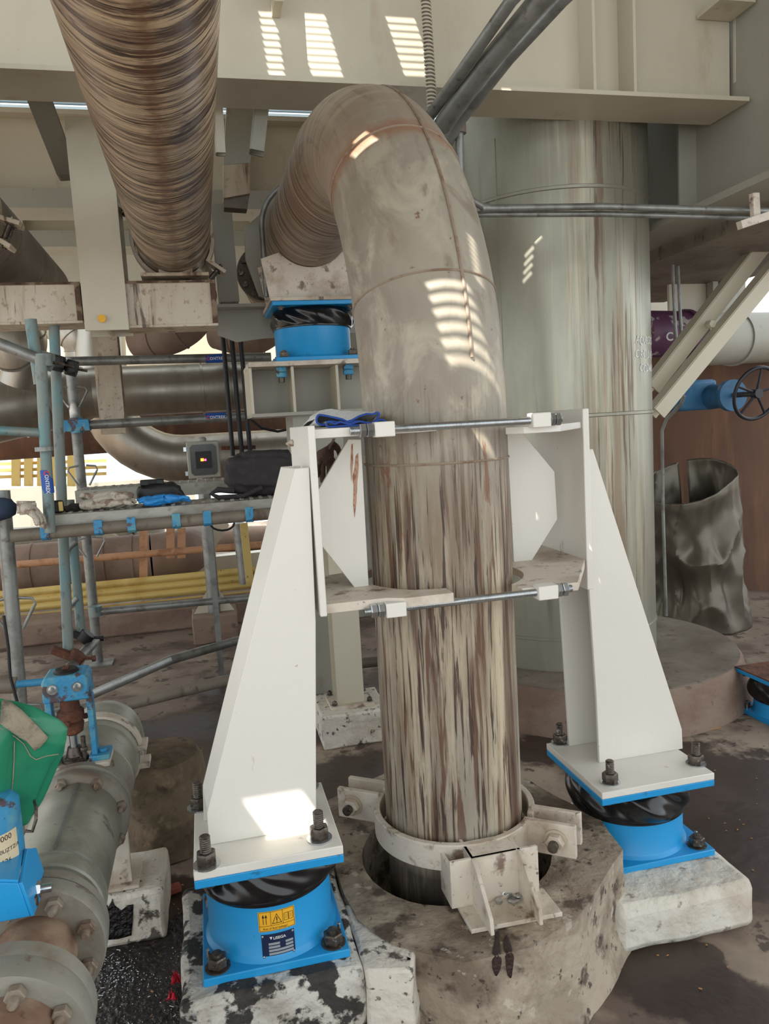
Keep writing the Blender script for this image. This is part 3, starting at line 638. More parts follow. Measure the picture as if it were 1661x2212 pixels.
for s in(-1,1):
    x0=.0335
    for(x1,x2,y1,y2) in((x0+.001*s,x0+.012*s,-.006,-.005),(x0+.001*s,x0+.012*s,.015,.016),(x0+.012*s,x0+.013*s,-.006,.016),(x0+.0*s,x0+.001*s,-.006,.016),(x0+.003*s,x0+.010*s,.009,.0096),(x0+.003*s,x0+.010*s,.005,.0056),(x0+.003*s,x0+.010*s,.001,.0016)): cylrect(m,f,min(x1,x2),max(x1,x2),y1,y2,.0018,2)
text(m,'Risk of fluid leakage!',lambda x,y:f(x-.040,y-.0245,.0018),.0085)
m.build('warning_symbols',M['ink'],yl)
an,zz=onc(602,2040,cL_,rL); f=cylmap(cL_,rL,an,zz)
m=MB(); cylrect(m,f,-.047,.047,-.036,.036,.0012); np_=m.build('type_plate',M['label_navy'],dL)
m=MB(); text(m,'LISEGA',lambda x,y:f(x-.014,y+.019,.0018),.0115,bold=.0002)
b=len(m.v); m.v+=[f(-.024,.028,.0018),f(-.016,.028,.0018),f(-.020,.0195,.0018)]; m.face([b,b+1,b+2])
m.build('type_plate_text',M['ink_white'],np_)
m=MB()
for y in(.006,-.004,-.014,-.024): cylrect(m,f,-.028,.042,y-.0035,y+.0035,.0018,8)
m.build('type_plate_field',M['ink_grey'],np_)
m=MB()
cylrect(m,f,.004,.02,-.0075,.0095,.0022,3); m.build('type_plate_stamp',M['label_navy'],np_)
for sx in(-.043,.042):
    for sy in(-.031,.031):
        P=f(sx,sy,.001); e=V((P.x-cL_.x,P.y-cL_.y,0)).normalized(); MB().lathe([(.0035,0),(.0035,.003),(.001,.004)],P,e,12).build('rivet',M['zinc'],np_)

# ---------------------------------------------------------------- white support brackets
def bracket(label,a,d,z,sz,front,rear,outer,D0,D1,studs):
    t=thing('support_bracket',label,'bracket',W(a,d,z),'white support brackets clamping the riser'); wm=M['white']
    h=sz/2
    MB().gbox(a-h,a+h,d-h,d+h,z,z+.026).build('base_plate',wm,t,bevel=.003)
    MB().prism(front,GU*.014).build('leg_plate',wm,t,bevel=.002)
    MB().prism(rear,GU*.014).build('leg_plate',wm,t,bevel=.002)
    i,j=outer
    m=MB(); p,q=front[i],front[j]; gg=GU*(D1-D0); 
    n=(q-p).cross(GU).normalized()*.012
    m.prism([p+GU*.014,q+GU*.014,rear[j],rear[i]],n if n.dot(GR*(a-ga(base)))<0 else -n); m.build('side_plate',wm,t,bevel=.002)
    mid=[V((0,0,0))+p for p in front]
    for P in studs: stud(t,P,.085,.0155,.029)
    return t
def Gz(px,py,D): return G(px,py,D)
zL=.645; D0,D1=2.175,2.323
fr=[G(452,1828,D0),G(447,1757,D0),G(637,1012,D0),G(668,1012,D0),G(682,1340,D0),G(683,1786,D0)]
zt=fr[2].z; fr[3].z=zt; fr[0].z=zL+.026; fr[5].z=zL+.026
re=[G(440,1775,D1),G(438,1700,D1),G(608,1016,D1),G(650,1014,D1),G(664,1330,D1),G(664,1740,D1)]
re[2].z=zt; re[3].z=zt; re[0].z=zL+.026; re[5].z=zL+.026
st=[Z(x,y,zL+.026) for x,y in((447,1868),(690,1812),(430,1745),(665,1700))]
bL=bracket('left tapered white steel bracket holding the riser pipe',LA,LD,zL,.414,fr,re,(1,2),D0,D1,st)
zRr=.47; D0,D1=2.605,2.785
fr=[G(1295,1652,D0),G(1288,1500,D0),G(1252,972,D0),G(1281,974,D0),G(1473,1575,D0),G(1475,1622,D0)]
fr[0].z=fr[5].z=zRr+.026; fr[3].z=fr[2].z
re=[G(1230,1615,D1),G(1220,1450,D1),G(1190,972,D1),G(1262,974,D1),G(1420,1560,D1),G(1425,1600,D1)]
re[2].z=re[3].z=fr[2].z; re[0].z=re[5].z=zRr+.026
st=[Z(x,y,zRr+.026) for x,y in((1210,1605),(1318,1690),(1503,1650))]
bR=bracket('right tapered white steel bracket holding the riser pipe',RA,RDp,zRr,.46,fr,re,(3,4),D0,D1,st)
# right bracket inner web (seen from the open side)
# clamp heads
def arcpts(r,a0,a1,n=18): return [(PA+r*math.cos(a0+(a1-a0)*i/n),PD+r*math.sin(a0+(a1-a0)*i/n)) for i in range(n+1)]
wm=M['white']
zt=G(740,922,2.2).z; zt0=G(740,947,2.2).z
ztop=1.845; zbot=1.30; th=.028
# left head
MB().gbox(.292,.312,2.16,2.62,G(690,1330,2.18).z,G(665,920,2.18).z).build('end_plate',wm,bL,bevel=.003)
L=[(.312,2.2),(.62,2.2),(.70,2.26)]+[(x,y) for x,y in arcpts(.275,PI*1.32,PI*.72)]+[(.66,2.72),(.312,2.62)]
mp=lambda P,z:[W(x,y,z) for x,y in P]
zlb=G(790,1290,2.22).z
MB().prism(mp(L,G(720,945,2.2).z),K*.026).build('head_plate',wm,bL,bevel=.002)
ztl=G(720,945,2.2).z
Lb=[(.312,2.2),(.50,2.2),(.55,2.17),(.70,2.17),(.70,2.245)]+[(x,y) for x,y in arcpts(.275,PI*1.30,PI*.72)]+[(.66,2.72),(.312,2.62)]
zbl=G(740,1322,2.2).z
MB().prism(mp(Lb,zbl),K*.028).build('head_plate',M['white_dirty'],bL,bevel=.002)
MB().prism([G(x,y,2.4) for x,y in((752,949),(780,949),(797,1273),(767,1271),(691,1174),(686,1061))],GU*.016).build('gusset',wm,bL,bevel=.002)
# right head
MB().gbox(1.325,1.35,2.52,2.93,G(1257,1270,2.56).z,G(1240,884,2.56).z).build('end_plate',wm,bR,bevel=.003)
zrt=G(1150,936,2.2).z
Rt=[(1.33,2.93),(1.0,2.80)]+[(x,y) for x,y in arcpts(.275,PI*.3,-PI*.30)]+[(.96,2.2),(1.08,2.2),(1.33,2.54)]
MB().prism(mp(Rt,zrt),K*.022).build('head_plate',wm,bR,bevel=.002)
zrb=G(1150,1285,2.2).z
Rb=[(1.33,2.93),(1.0,2.80)]+[(x,y) for x,y in arcpts(.275,PI*.3,-PI*.30)]+[(.93,2.19),(1.12,2.19),(1.33,2.54)]
MB().prism(mp(Rb,zrb),K*.026).build('head_plate',M['white_dirty'],bR,bevel=.002)
MB().prism([G(x,y,2.62) for x,y in((1094,926),(1121,926),(1198,1019),(1204,1122),(1134,1235),(1111,1235))],GU*.016).build('gusset',wm,bR,bevel=.002)
# tie rods + lugs
def rod(p,q,lugs,label):
    t=thing('tie_rod',label,'rod',(p+q)/2,'threaded tie rods'); x=(q-p).normalized(); n=int((q-p).length/.0035); pr=[]
    for i in range(n): pr+=[(.0105,(q-p).length*i/n),(.0122,(q-p).length*(i+.5)/n)]
    MB().lathe(pr,p,x,14,sharp=False).build('threaded_rod',M['zinc'],t)
    for l0,l1 in lugs:
        c0=p+x*l0; MB().hexn(c0,x,.022,(l1-l0)*.48).build('nut',M['zinc'],t); MB().hexn(c0+x*((l1-l0)*.52),x,.022,(l1-l0)*.48).build('nut',M['zinc'],t)
    return t
def lugblock(parent,p,q,mm,wz=.022,wd=.024):
    x=(q-p).normalized(); MB().boxv((p+q)/2,x*((q-p).length/2),GU*wd,K*wz).build('lug',mm,parent,bevel=.003)
DR=2.185
p0,p1=G(756,932,DR),G(1213,904,DR); zmid=(p0.z+p1.z)/2; p0.z=p1.z=zmid
def rp_(px): return ga(G(px,918,DR))-ga(p0)
rod(p0,p1,[(rp_(775),rp_(805)),(rp_(1186),rp_(1209))],'upper zinc-plated tie rod across the front of the riser pipe')
lugblock(bL,p0+GR*rp_(806),p0+GR*rp_(849),wm); lugblock(bR,p0+GR*rp_(1145),p0+GR*rp_(1184),wm)
q0,q1=G(787,1324,DR),G(1235,1269,DR); q0.z=q1.z=(q0.z+q1.z)/2
def rq_(px): return ga(G(px,1295,DR))-ga(q0)
rod(q0,q1,[(rq_(799),rq_(829)),(rq_(1201),rq_(1226))],'lower zinc-plated tie rod across the front of the riser pipe')
lugblock(bL,q0+GR*rq_(830),q0+GR*rq_(873),wm); lugblock(bR,q0+GR*rq_(1158),q0+GR*rq_(1200),wm)
for k,pts in enumerate(([(768,985),(774,978),(775,1010),(772,1040),(770,1085),(766,1118),(763,1090),(764,1050),(761,1030),(766,1010)],[(759,960),(762,958),(763,1000),(759,1040),(757,1010)])):
    MB().prism([G(x,y,2.3985) for x,y in pts],GU*.001).build('rust_run',M['rust_light'],bL)
# ---------------------------------------------------------------- plinths
def plinth(pts,z0,z1,name,label,m,bev=.012,parent=None,disp=.012,cat='plinth',cuts=4):
    mb=MB().prism([V((p.x,p.y,z0)) for p in pts],K*(z1-z0)); o=mb.build(name,m,parent,bevel=bev)
    return tag(o,label,cat) if not parent else o
def roughen(o,amt,sc=6,cuts=0):
    me=o.data; bm=bmesh.new(); bm.from_mesh(me)
    bmesh.ops.triangulate(bm,faces=[f for f in bm.faces if len(f.verts)>4])
    for it in range(cuts):
        bmesh.ops.subdivide_edges(bm,edges=[e for e in bm.edges if e.calc_length()>.05],cuts=1,use_grid_fill=True)
    for v in bm.verts:
        q=v.co*sc; v.co+=V((noise.noise(q),noise.noise(q+V((9,3,1))),noise.noise(q+V((4,7,5)))))*amt
    for f_ in bm.faces: f_.smooth=True
    bm.to_mesh(me); bm.free()
oct_px=[(770,1985),(850,2040),(1000,2080),(1150,2048),(1243,1990),(1345,1835),(1300,1775),(1130,1680),(840,1665),(690,1740),(720,1860)]
OP=[Z(x,y,.33) for x,y in oct_px]
# ring-shaped top: outer outline with a round well for the pipe
well=[W(PA+math.cos(an)*.34,PD+math.sin(an)*.34,.33) for an in[2*PI*i/40 for i in range(40)]]
def ringed(outer,inner,z0,z1,m,name):
    bm=bmesh.new(); es=[]
    for lp_ in(outer,inner):
        vs=[bm.verts.new((p.x,p.y,z1)) for p in lp_]
        for i in range(len(vs)): es.append(bm.edges.new((vs[i],vs[(i+1)%len(vs)])))
    bmesh.ops.triangle_fill(bm,use_beauty=True,use_dissolve=False,edges=es)
    for it in range(3): bmesh.ops.subdivide_edges(bm,edges=[e for e in bm.edges if e.calc_length()>.05],cuts=1); bmesh.ops.triangulate(bm,faces=[f for f in bm.faces if len(f.verts)>3])
    g=bmesh.ops.extrude_face_region(bm,geom=list(bm.faces)); lower=[v for v in g['geom'] if isinstance(v,bmesh.types.BMVert)]
    for v in lower: v.co.z=z0
    side=[e for e in bm.edges if abs(e.verts[0].co.z-e.verts[1].co.z)>.1]
    bmesh.ops.subdivide_edges(bm,edges=side,cuts=6,use_grid_fill=True)
    bmesh.ops.recalc_face_normals(bm,faces=bm.faces)
    c=W(PA,PD,0)
    for v in bm.verts:
        n_=V((v.co.x,v.co.y,v.co.z)); q=n_*5
        amt=.022 if v.co.z<z1-.005 else .012
        dv=V((v.co.x-c.x,v.co.y-c.y,0)); rad=dv.length
        v.co+=V((noise.noise(q),noise.noise(q+V((9,3,1))),noise.noise(q*1.5+V((4,7,5)))*.6))*amt
        if v.co.z<.10 and rad>.4: v.co+=dv.normalized()*(.04*(1-v.co.z/.10))
    me=bpy.data.meshes.new(name); 
    for f_ in bm.faces: f_.smooth=True
    for v in bm.verts: v.co-=c
    bm.to_mesh(me); bm.free(); me.materials.append(m)
    o=bpy.data.objects.new(name,me); COL.objects.link(o); o.location=c; 
    try: me.set_sharp_from_angle(angle=R_(40))
    except Exception: pass
    return o
mp_=ringed(OP,well,0,.33,M['concrete'],'concrete_plinth'); tag(mp_,'rough brown octagonal concrete plinth around the riser pipe base','plinth')
# dark runs and whitewash patch on its sides
def strip_on(o,pts,m,name): 
    mb=MB().prism(pts,(pts[1]-pts[0]).cross(pts[2]-pts[0]).normalized()*.003); return mb
# left plinth
LP=[Z(x,y,.33) for x,y in((386,2178),(778,2098),(742,1868),(396,1930))]
LP=[W(-.185,1.99,0),W(.325,1.99,0),W(.325,2.56,0),W(-.185,2.56,0)]
o=plinth(LP,0,.33,'concrete_plinth','tar-blotched white concrete plinth under the left blue damper',M['conc_tar'],bev=.02); roughen(o,.012,7,5); 
RPp=[W(1.24,2.2,0),W(1.775,2.2,0),W(1.80,2.95,0),W(1.24,2.95,0)]
o=plinth(RPp,0,.17,'concrete_plinth','low white concrete plinth under the right blue damper',M['conc_clean'],bev=.03); roughen(o,.010,7,4)
# whitewashed wedge between left plinth and octagon
wd=MB().prism([W(.325,1.985,0),W(.45,1.95,0),W(.50,2.05,0),W(.43,2.25,0),W(.325,2.3,0)],K*.325); o=tag(wd.build('plinth_fillet',M['conc_white'],bevel=.01),'whitewashed mortar wedge between the left plinth and the octagonal plinth','concrete'); roughen(o,.008,9,4)
# tar runs and patches that lie on a surface: points cast onto it
from mathutils.bvhtree import BVHTree
_bv={}
def onsurf(o,x,y,off=.002):
    if o.name not in _bv:
        _bv[o.name]=BVHTree.FromPolygons([o.matrix_basis@v.co for v in o.data.vertices],[tuple(p.vertices) for p in o.data.polygons])
    h=_bv[o.name].ray_cast(CP,ray(x,y).normalized())
    if h[0] is None: return None
    n=h[1]; n=n if n.dot(CP-h[0])>0 else -n
    return h[0]+n*off
def blob(o,pts,name,m,off=.002,n=14):
    """a flat stain with an uneven outline, polygon pts in photo pixels, laid on object o"""
    cx=sum(p[0] for p in pts)/len(pts); cy=sum(p[1] for p in pts)/len(pts); mb=MB(); rings=4; b=0
    k=len(pts)
    for i in range(rings+1):
        for (x,y) in pts:
            f=i/rings; P=onsurf(o,cx+(x-cx)*f,cy+(y-cy)*f,off)
            if P is None: return None
            mb.v.append(P)
    for i in range(rings):
        for j in range(k): mb.face([i*k+j,i*k+(j+1)%k,(i+1)*k+(j+1)%k,(i+1)*k+j],None,True)
    return mb.build(name,m,solid=.002)
M['tarstain']=mat('dried_tar',(52,36,30),.6,bump=.6,bscale=60)
for i,(x,y0,y1) in enumerate(((1073,2012,2108),(1098,2022,2112))):
    pts=[]
    for q in range(18):
        an=2*PI*q/18; pts.append((x+(i*3-1)*math.sin(an)*2+9*math.cos(an)*(1+.25*math.sin(3*an+i*2)),(y0+y1)/2+(y1-y0)/2*math.sin(an)))
    o=blob(mp_,pts,'tar_run',M['tarstain'])
    if o: tag(o,('left' if i==0 else 'right')+' of two short dark tar runs down the front of the octagonal plinth','stain')

# ---------------------------------------------------------------- ring clamp and bracket at the pipe foot
zr0=G(965,1893,PD-.285).z; zr1=G(965,1836,PD-.285).z
t=thing('base_clamp','rusty white ring clamp with bolted ears around the foot of the riser pipe','pipe clamp',W(PA,PD,zr0))
for q in(0,1):
    inner=[];outer=[]
    for i in range(33):
        an=R_(-38)+q*PI+.05+(PI-.10)*i/32; e=GR*math.cos(an)+GU*math.sin(an)
        inner.append(W(PA,PD,zr0)+e*(PR+.022)); outer.append(W(PA,PD,zr0)+e*(PR+.044))
    MB().prism(inner+outer[::-1],K*(zr1-zr0)).build('clamp_ring',M['white_dirty'],t,bevel=.003)
for q in(0,1):
    an=R_(-38)+q*PI; e=GR*math.cos(an)+GU*math.sin(an); tg=-GR*math.sin(an)+GU*math.cos(an)
    for s in(-1,1):
        c=W(PA,PD,(zr0+zr1)/2)+e*(PR+.115)+tg*s*.045
        MB().boxv(c,e*.085,tg*.011,K*((zr1-zr0)/2+.012)).build('ear',M['white_dirty'],t,bevel=.004)
    c=W(PA,PD,(zr0+zr1)/2)+e*(PR+.135)
    m=MB().lathe([(.017,-.11),(.017,.11)],c,tg,16); m.build('bolt_shank',M['bolt'],t)
    for s in(-1,1):
        cc=c+tg*s*.057; ax=tg*s
        MB().lathe([(.038,0),(.038,.005)],cc,ax,24).build('washer',M['cream_rust'],t); MB().hexn(cc+ax*.005,ax,.031,.027).build('nut',M['white_dirty'],t)
# front bracket shelf
B=[Z(x,y,.345) for x,y in((1018,2010),(1215,1972),(1165,1908),(972,1928))]
zf=.345; t=thing('lug_bracket','rusty white gusseted lug bracket bolted down in front of the riser pipe','bracket',sum(B,V((0,0,0)))/4)
wmd=M['white_dirty']
MB().prism([V((p.x,p.y,.333)) for p in B],K*.014).build('foot_plate',wmd,t,bevel=.002)
bd=2.14; a0=ga(G(972,1880,bd)); a1=ga(G(1163,1860,bd)); zt_=G(1070,1845,bd).z
MB().gbox(a0,a1,bd,bd+.012,zf,zt_).build('back_plate',wmd,t,bevel=.002)
r0=ga(G(1018,1880,bd)); r1=ga(G(1118,1860,bd))
for ra in(r0,r1):
    MB().prism([W(ra,bd,zf),W(ra,bd,zt_),W(ra,bd-.03,zt_-.005),W(ra,bd-.15,zf+.045),W(ra,bd-.155,zf)],GR*.012).build('rib',wmd,t,bevel=.002)
    MB().gbox(ra,ra+.012,bd,2.26,zf+.06,zt_+.0).build('rib',wmd,t,bevel=.002)
MB().gbox(r0,r1,bd-.0,2.24,zt_-.012,zt_).build('top_plate',wmd,t,bevel=.002)
MB().gbox(a0,a0+.012,bd,2.25,zf,zt_-.02).build('side_plate',wmd,t,bevel=.002)
# loose washers and nuts between the ribs
zz=.3475; pl_=[(1105,1922),(1120,1938),(1095,1935),(1110,1946),(1085,1918),(1128,1926),(1098,1912)]
lab=['washer lying at the front of the small pile between the bracket ribs','washer on the right of the small pile between the bracket ribs','washer on the left of the small pile between the bracket ribs','washer overlapping the front of the pile between the bracket ribs','washer at the back left of the pile between the bracket ribs','washer at the far right of the pile between the bracket ribs','washer at the back of the pile between the bracket ribs']
for i,(x,y) in enumerate(pl_):
    P=Z(x,y,zz)+K*(.0035*(i%3)); ax=(K+V((random.uniform(-.2,.2),random.uniform(-.2,.2),0))).normalized(); r=.017+.003*(i%2)
    m=MB().lathe([(r*.45,0),(r,0),(r,.003),(r*.45,.003),(r*.45,0)],P+K*.004,ax,24,cap=False)
    tag(m.build('washer',M['zinc']),'small steel '+lab[i],'washer','loose washers on the lug bracket')
for i,(x,y,l) in enumerate(((1078,1950,'small hex nut lying left of the washers on the lug bracket'),(1083,1936,'small hex nut lying behind another nut, left of the washers'),(1118,1902,'small hex nut standing behind the washers on the lug bracket'))):
    P=Z(x,y,zz); ax=[K,(K+GR).normalized(),GR][i]; m=MB().hexn(P+K*(.011 if i else 0),ax,.012,.012); tag(m.build('hex_nut',M['zinc']),l,'nut','loose nuts on the lug bracket')
# ---------------------------------------------------------------- stainless tank column and its base, right
TA,TD,TR=2.32,4.8,.62
tk=thing('tank_column','tall streaked stainless steel column with chalk writing behind the right bracket','tank',W(TA,TD,.27))
TZ=lambda x,y:G(x,y,TD-.55).z
MB().lathe([(TR,.0),(TR,3.75)],W(TA,TD,.27),K,96,x0=GU).build('shell',M['tank'],tk)
for py in(400,900,1388):
    zz=G(1225,py,TD-TR).z
    MB().lathe([(TR,-.012),(TR+.006,-.008),(TR+.006,.008),(TR,.012)],W(TA,TD,zz),K,96,cap=False).build('seam_band',M['tank'],tk)
for px in(1089,):
    P=G(px,700,TD-.5); an=-PI/2-.95
    e=GR*math.cos(an)+GU*math.sin(an); MB().boxv(W(TA,TD,1.88)+e*(TR+.002),e*.003,(-GR*math.sin(an)+GU*math.cos(an))*.004,K*1.6).build('vertical_seam',M['tank'],tk)
m=MB(); c=W(TA,TD,0)
for s_,x,y in(('AQUECEDOR',1372,742),('CIRCULAÇÃO',1371,773),('COZIMENTO',1381,803)):
    an,zz=onc(x,y,c,TR); f=cylmap(c,TR,an,zz)
    text(m,s_,lambda X,Y:f(X*.9,Y*1.0+X*.02+.004*math.sin(X*60),.002),.066,shear=.2,bold=.0004)
m.build('chalk_writing',M['ink_white'],tk)
dk=MB().lathe([(0,.262),(.9,.262),(.93,.262),(.93,.272),(.0,.272)],W(2.48,4.69,0),K,96,cap=False); tag(dk.build('base_disc',M['dim_steel']),'round brown steel disc under the stainless column','disc')
dk=MB().lathe([(0,.0),(1.0,.0),(1.0,.02),(.95,.24),(.93,.262),(.0,.262)],W(2.48,4.69,0),K,96,cap=False); o=dk.build('round_plinth',M['conc_curb']); tag(o,'low round brown concrete plinth carrying the stainless column','plinth')
# conduit beside the tank
def pipe(name,pts,r,m,label,cat='pipe',n=14,group=None,smooth=True):
    o=MB().tube(pts,r,n).build(name,m); return tag(o,label,cat,group)
ca=3.02
pipe('conduit',[G(1478,855,4.0),G(1470,875,4.05),G(1440,905,4.15),G(1430,930,4.2),G(1432,1100,4.25),G(1439,1330,4.32)],.010,M['galv'],'thin steel conduit standing on the round plinth right of the stainless column','conduit')
pipe('conduit',[G(1452,540,5.2),G(1455,640,5.2),G(1462,760,5.2)],.012,M['galv'],'left of two thin tubes hanging under the grey girder at right','conduit')
pipe('conduit',[G(1463,540,5.25),G(1467,640,5.25),G(1473,745,5.25)],.012,M['galv'],'right of two thin tubes hanging under the grey girder at right','conduit')
# two thin horizontal pipes in front of the tank
pipe('thin_pipe',[G(1010,428,3.6),G(1048,450,3.7),G(1300,446,3.7),G(1661,456,3.7),G(1900,462,3.7)],.017,M['galv'],'upper of two thin horizontal pipes crossing the stainless column','pipe')
MB_=MB().lathe([(.024,0),(.024,.04)],G(1040,450,3.69),GR,16); tag(MB_.build('pipe_union',M['galv']),'small pipe union at the left end of the upper thin pipe','fitting')
pipe('thin_pipe',[G(1010,463,3.75),G(1300,462,3.75),G(1600,470,3.75),G(1900,476,3.75)],.015,M['galv'],'lower of two thin horizontal pipes crossing the stainless column','pipe')
t=thing('pipe_hanger','small white pipe hanger holding the two thin pipes near the right edge','bracket',G(1625,490,3.6))
MB().bar(G(1629,418,3.62),G(1632,475,3.62),.04,.03,GR).build('strap',M['white_dirty'],t); MB().bar(G(1597,487,3.6),G(1672,462,3.6),.04,.04,K).build('crossbar',M['white_dirty'],t)
# three diagonal pipes descending behind the elbow
pipe('diagonal_pipe',[G(1190,-90,2.9),G(1105,0,3.0),G(1000,150,3.35),G(925,255,3.7)],.026,M['galv'],'thin upper of three pipes sloping down behind the elbow','pipe',20)
pipe('diagonal_pipe',[G(1230,-70,2.9),G(1165,0,3.0),G(1050,140,3.3),G(955,272,3.65)],.044,M['galv'],'thickest middle one of three pipes sloping down behind the elbow','pipe',24)
pipe('diagonal_pipe',[G(1290,-70,3.0),G(1215,0,3.1),G(1100,125,3.4),G(990,265,3.7),G(960,320,3.8)],.028,M['galv'],'right lower of three pipes sloping down behind the elbow','pipe',20)
t=thing('drop_pipe','thin vertical pipe with elbow fitting dropping beside the riser elbow','pipe',G(992,400,3.75))
MB().tube([G(992,262,3.75),G(993,330,3.75),G(996,420,3.75)],.02,14).build('tube',M['galv'],t); MB().lathe([(.034,-.03),(.034,.03)],G(992,275,3.75),K,16).build('fitting',M['dim_steel'],t)
# spiral cable beside girder
sp=[]
for i in range(400):
    u=i/399; P=G(918+16*u,-20+260*u,3.7); sp.append(P+GR*math.cos(i*.5)*.022+GU*math.sin(i*.5)*.022)
t=thing('spiral_cable','cable wrapped with spiral guard hanging left of the diagonal pipes','cable',G(934,240,3.7))
MB().tube([G(918,-20,3.7),G(934,240,3.7)],.018,14).build('cable',M['dim_steel'],t); MB().tube(sp,.0045,6).build('spiral_guard',M['cream'],t)

# ---------------------------------------------------------------- right background
wl=MB().lathe([(3.2,0),(3.2,2.42),(0,2.5)],W(6.9,9.2,0),K,96,cap=False,x0=GU); tag(wl.build('storage_tank',M['rusty_wall']),'big rust-brown storage tank at the right behind the handwheel','tank')
def hpipe(p,q,r,name,label,m,rings=(),cat='pipe'):
    t=thing(name,label,cat,(p+q)/2); MB().tube([p,p+(q-p)*.5,q],r,48,x0=K).build('pipe_shell',m,t)
    x=(q-p).normalized()
    for s in rings: MB().lathe([(r,-.02),(r+.015,-.02),(r+.015,.02),(r,.02)],p+(q-p)*s,x,48,cap=False).build('joint_band',m,t)
    return t
p=hpipe(G(1490,735,5.8),G(1900,720,6.4),.22,'lagged_pipe','large pale lagged pipe behind the diagonal brace at right',M['grey_steel'],(.02,.2))
q=hpipe(G(1380,722,5.5),G(1482,722,5.55),.18,'purple_pipe','worn purple pipe with white letter C beside the stainless column',M['purple'],(.96,))
m=MB(); text(m,'C',lambda x,y:G(1409,742,5.5)-GU*.185+GU*0+GR*x+K*y,.09,bold=.002); m.build('letter_c',M['ink_white'],q)
brc=[(1661-0,640),(1420,890)]
def braceR(xa,ya,xb,yb,D,w_,label,D2=None):
    return brace(G(xa,ya,D2 or D),G(xb,yb,D),w_,'diagonal_brace',label,M['cream'],.10)
brU=braceR(1760,393,1412,839,4.9,.10,'upper of two cream diagonal braces at the right edge',4.75)
braceR(1790,449,1424,893,4.7,.095,'lower of two cream diagonal braces at the right edge',4.55)
MB().prism([G(1518,672,4.72),G(1568,680,4.72),G(1560,720,4.72),G(1520,735,4.72)],GU*.012) if 0 else None
# connecting gusset and bolt
c=G(1528,702,4.78); MB().hexn(c,-GU,.03,.06).build('bolt',M['cream'],brU)
# structure behind under girder
t=thing('pipe_rack','dim grey steel frame with posts and panels seen right of the stainless column','frame',G(1540,640,5.9))
for px in(1540,1557): a_=ga(G(px,600,5.9)); MB().gbox(a_,a_+.05,5.9,5.98,2.32,3.0).build('post',M['grey_steel'],t)
MB().gbox(ga(G(1425,567,5.85)),ga(G(1552,567,5.85)),5.85,5.95,G(1480,577,5.85).z,G(1480,560,5.85).z).build('rail',M['cream'],t)
MB().gbox(ga(G(1445,600,6.0)),ga(G(1536,600,6.0)),6.0,6.03,2.3,G(1500,575,6.0).z).build('panel',M['cream'],t)
MB().gbox(ga(G(1557,600,6.1)),ga(G(1610,600,6.1)),6.1,6.13,2.3,3.1).build('panel',M['grey_steel'],t)
dkb=MB().gbox(3.28,4.6,3.9,7,2.90,3.0); tag(dkb.build('cable_tray',M['dim_steel']),'dark tray slung beside the grey girder at the right','tray')
# blue valve with handwheel
c=G(1634,850,4.9)
t=thing('gate_valve','dusty blue valve body with black spoked handwheel at the right edge','valve',G(1640,900,5.1))
rim=[c+GR*math.cos(an)*.185+K*math.sin(an)*.185-GU*.05*math.sin(an) for an in[2*PI*i/48 for i in range(48)]]
wh=MB().tube(rim,.014,10,closed=True)
for i in range(5):
    an=2*PI*i/5+.3; wh.tube([c,c+GR*math.cos(an)*.185+K*math.sin(an)*.185-GU*.05*math.sin(an)],.010,8)
wh.lathe([(.035,-.03),(.035,.03)],c,GU,16).build('handwheel',M['wheel'],t)
MB().tube([c,c+GU*.3],.02,12).build('stem',M['bolt'],t)
MB().lathe([(.10,.25),(.12,.25),(.12,.30),(.09,.34),(.10,.55)],c,GU,40).build('bonnet',M['teal_blue'],t)
MB().boxv(c+GU*.6-GR*.12+K*.02,GR*.17,GU*.1,K*.12).build('gear_box',M['teal_blue'],t,bevel=.03)
# crumpled sheet cylinder
rnd=random.Random(3); B0=Z(1580,1372,.0); ax=(K-GR*.08-GU*.03).normalized()
hgt=G(1560,1030,gd(B0)).z
def cf(u,v):
    an=u*2*PI*.97+1.2; e=GR*math.cos(an)+GU*math.sin(an)
    q=V((math.cos(an)*1.6,math.sin(an)*1.6,v*2.2)); cr=abs(noise.noise(q*.85+V((3,1,2))))*.22+abs(noise.noise(q*1.9))*.05
    r=.42-.04*v-cr*(.35+.65*math.sin(PI*min(1,v*1.05)))+.004*noise.noise(q*6)
    top=hgt-.04+.16*math.cos(an-.6)
    return B0+GU*.42+e*r+ax*(v*top)
sh=MB().grid(cf,110,70,ul=2.5,vl=1.3); cs=sh.build('crumpled_drum',M['crumple'],solid=.004); tag(cs,'crumpled dark stainless sheet drum with open top standing against the rusty tank','drum')
# small blue damper at the right edge
dS,_,_,_,_=damper(ga(Z(1700,1535,.03)),gd(Z(1700,1535,.03)),.0,.40,.26,'small blue damper with rusty top plate on the floor at the right edge',boot_f=.55)
cS=V(dS['_w']); MB().lathe([(.17,.135),(.175,.14),(.175,.15),(.17,.155)],cS,K,48,cap=False).build('band',M['zinc'],dS)
MB().boxv(cS+K*.264,GR*.2,GU*.2,K*.004).build('rust_plate',M['rust'],dS)
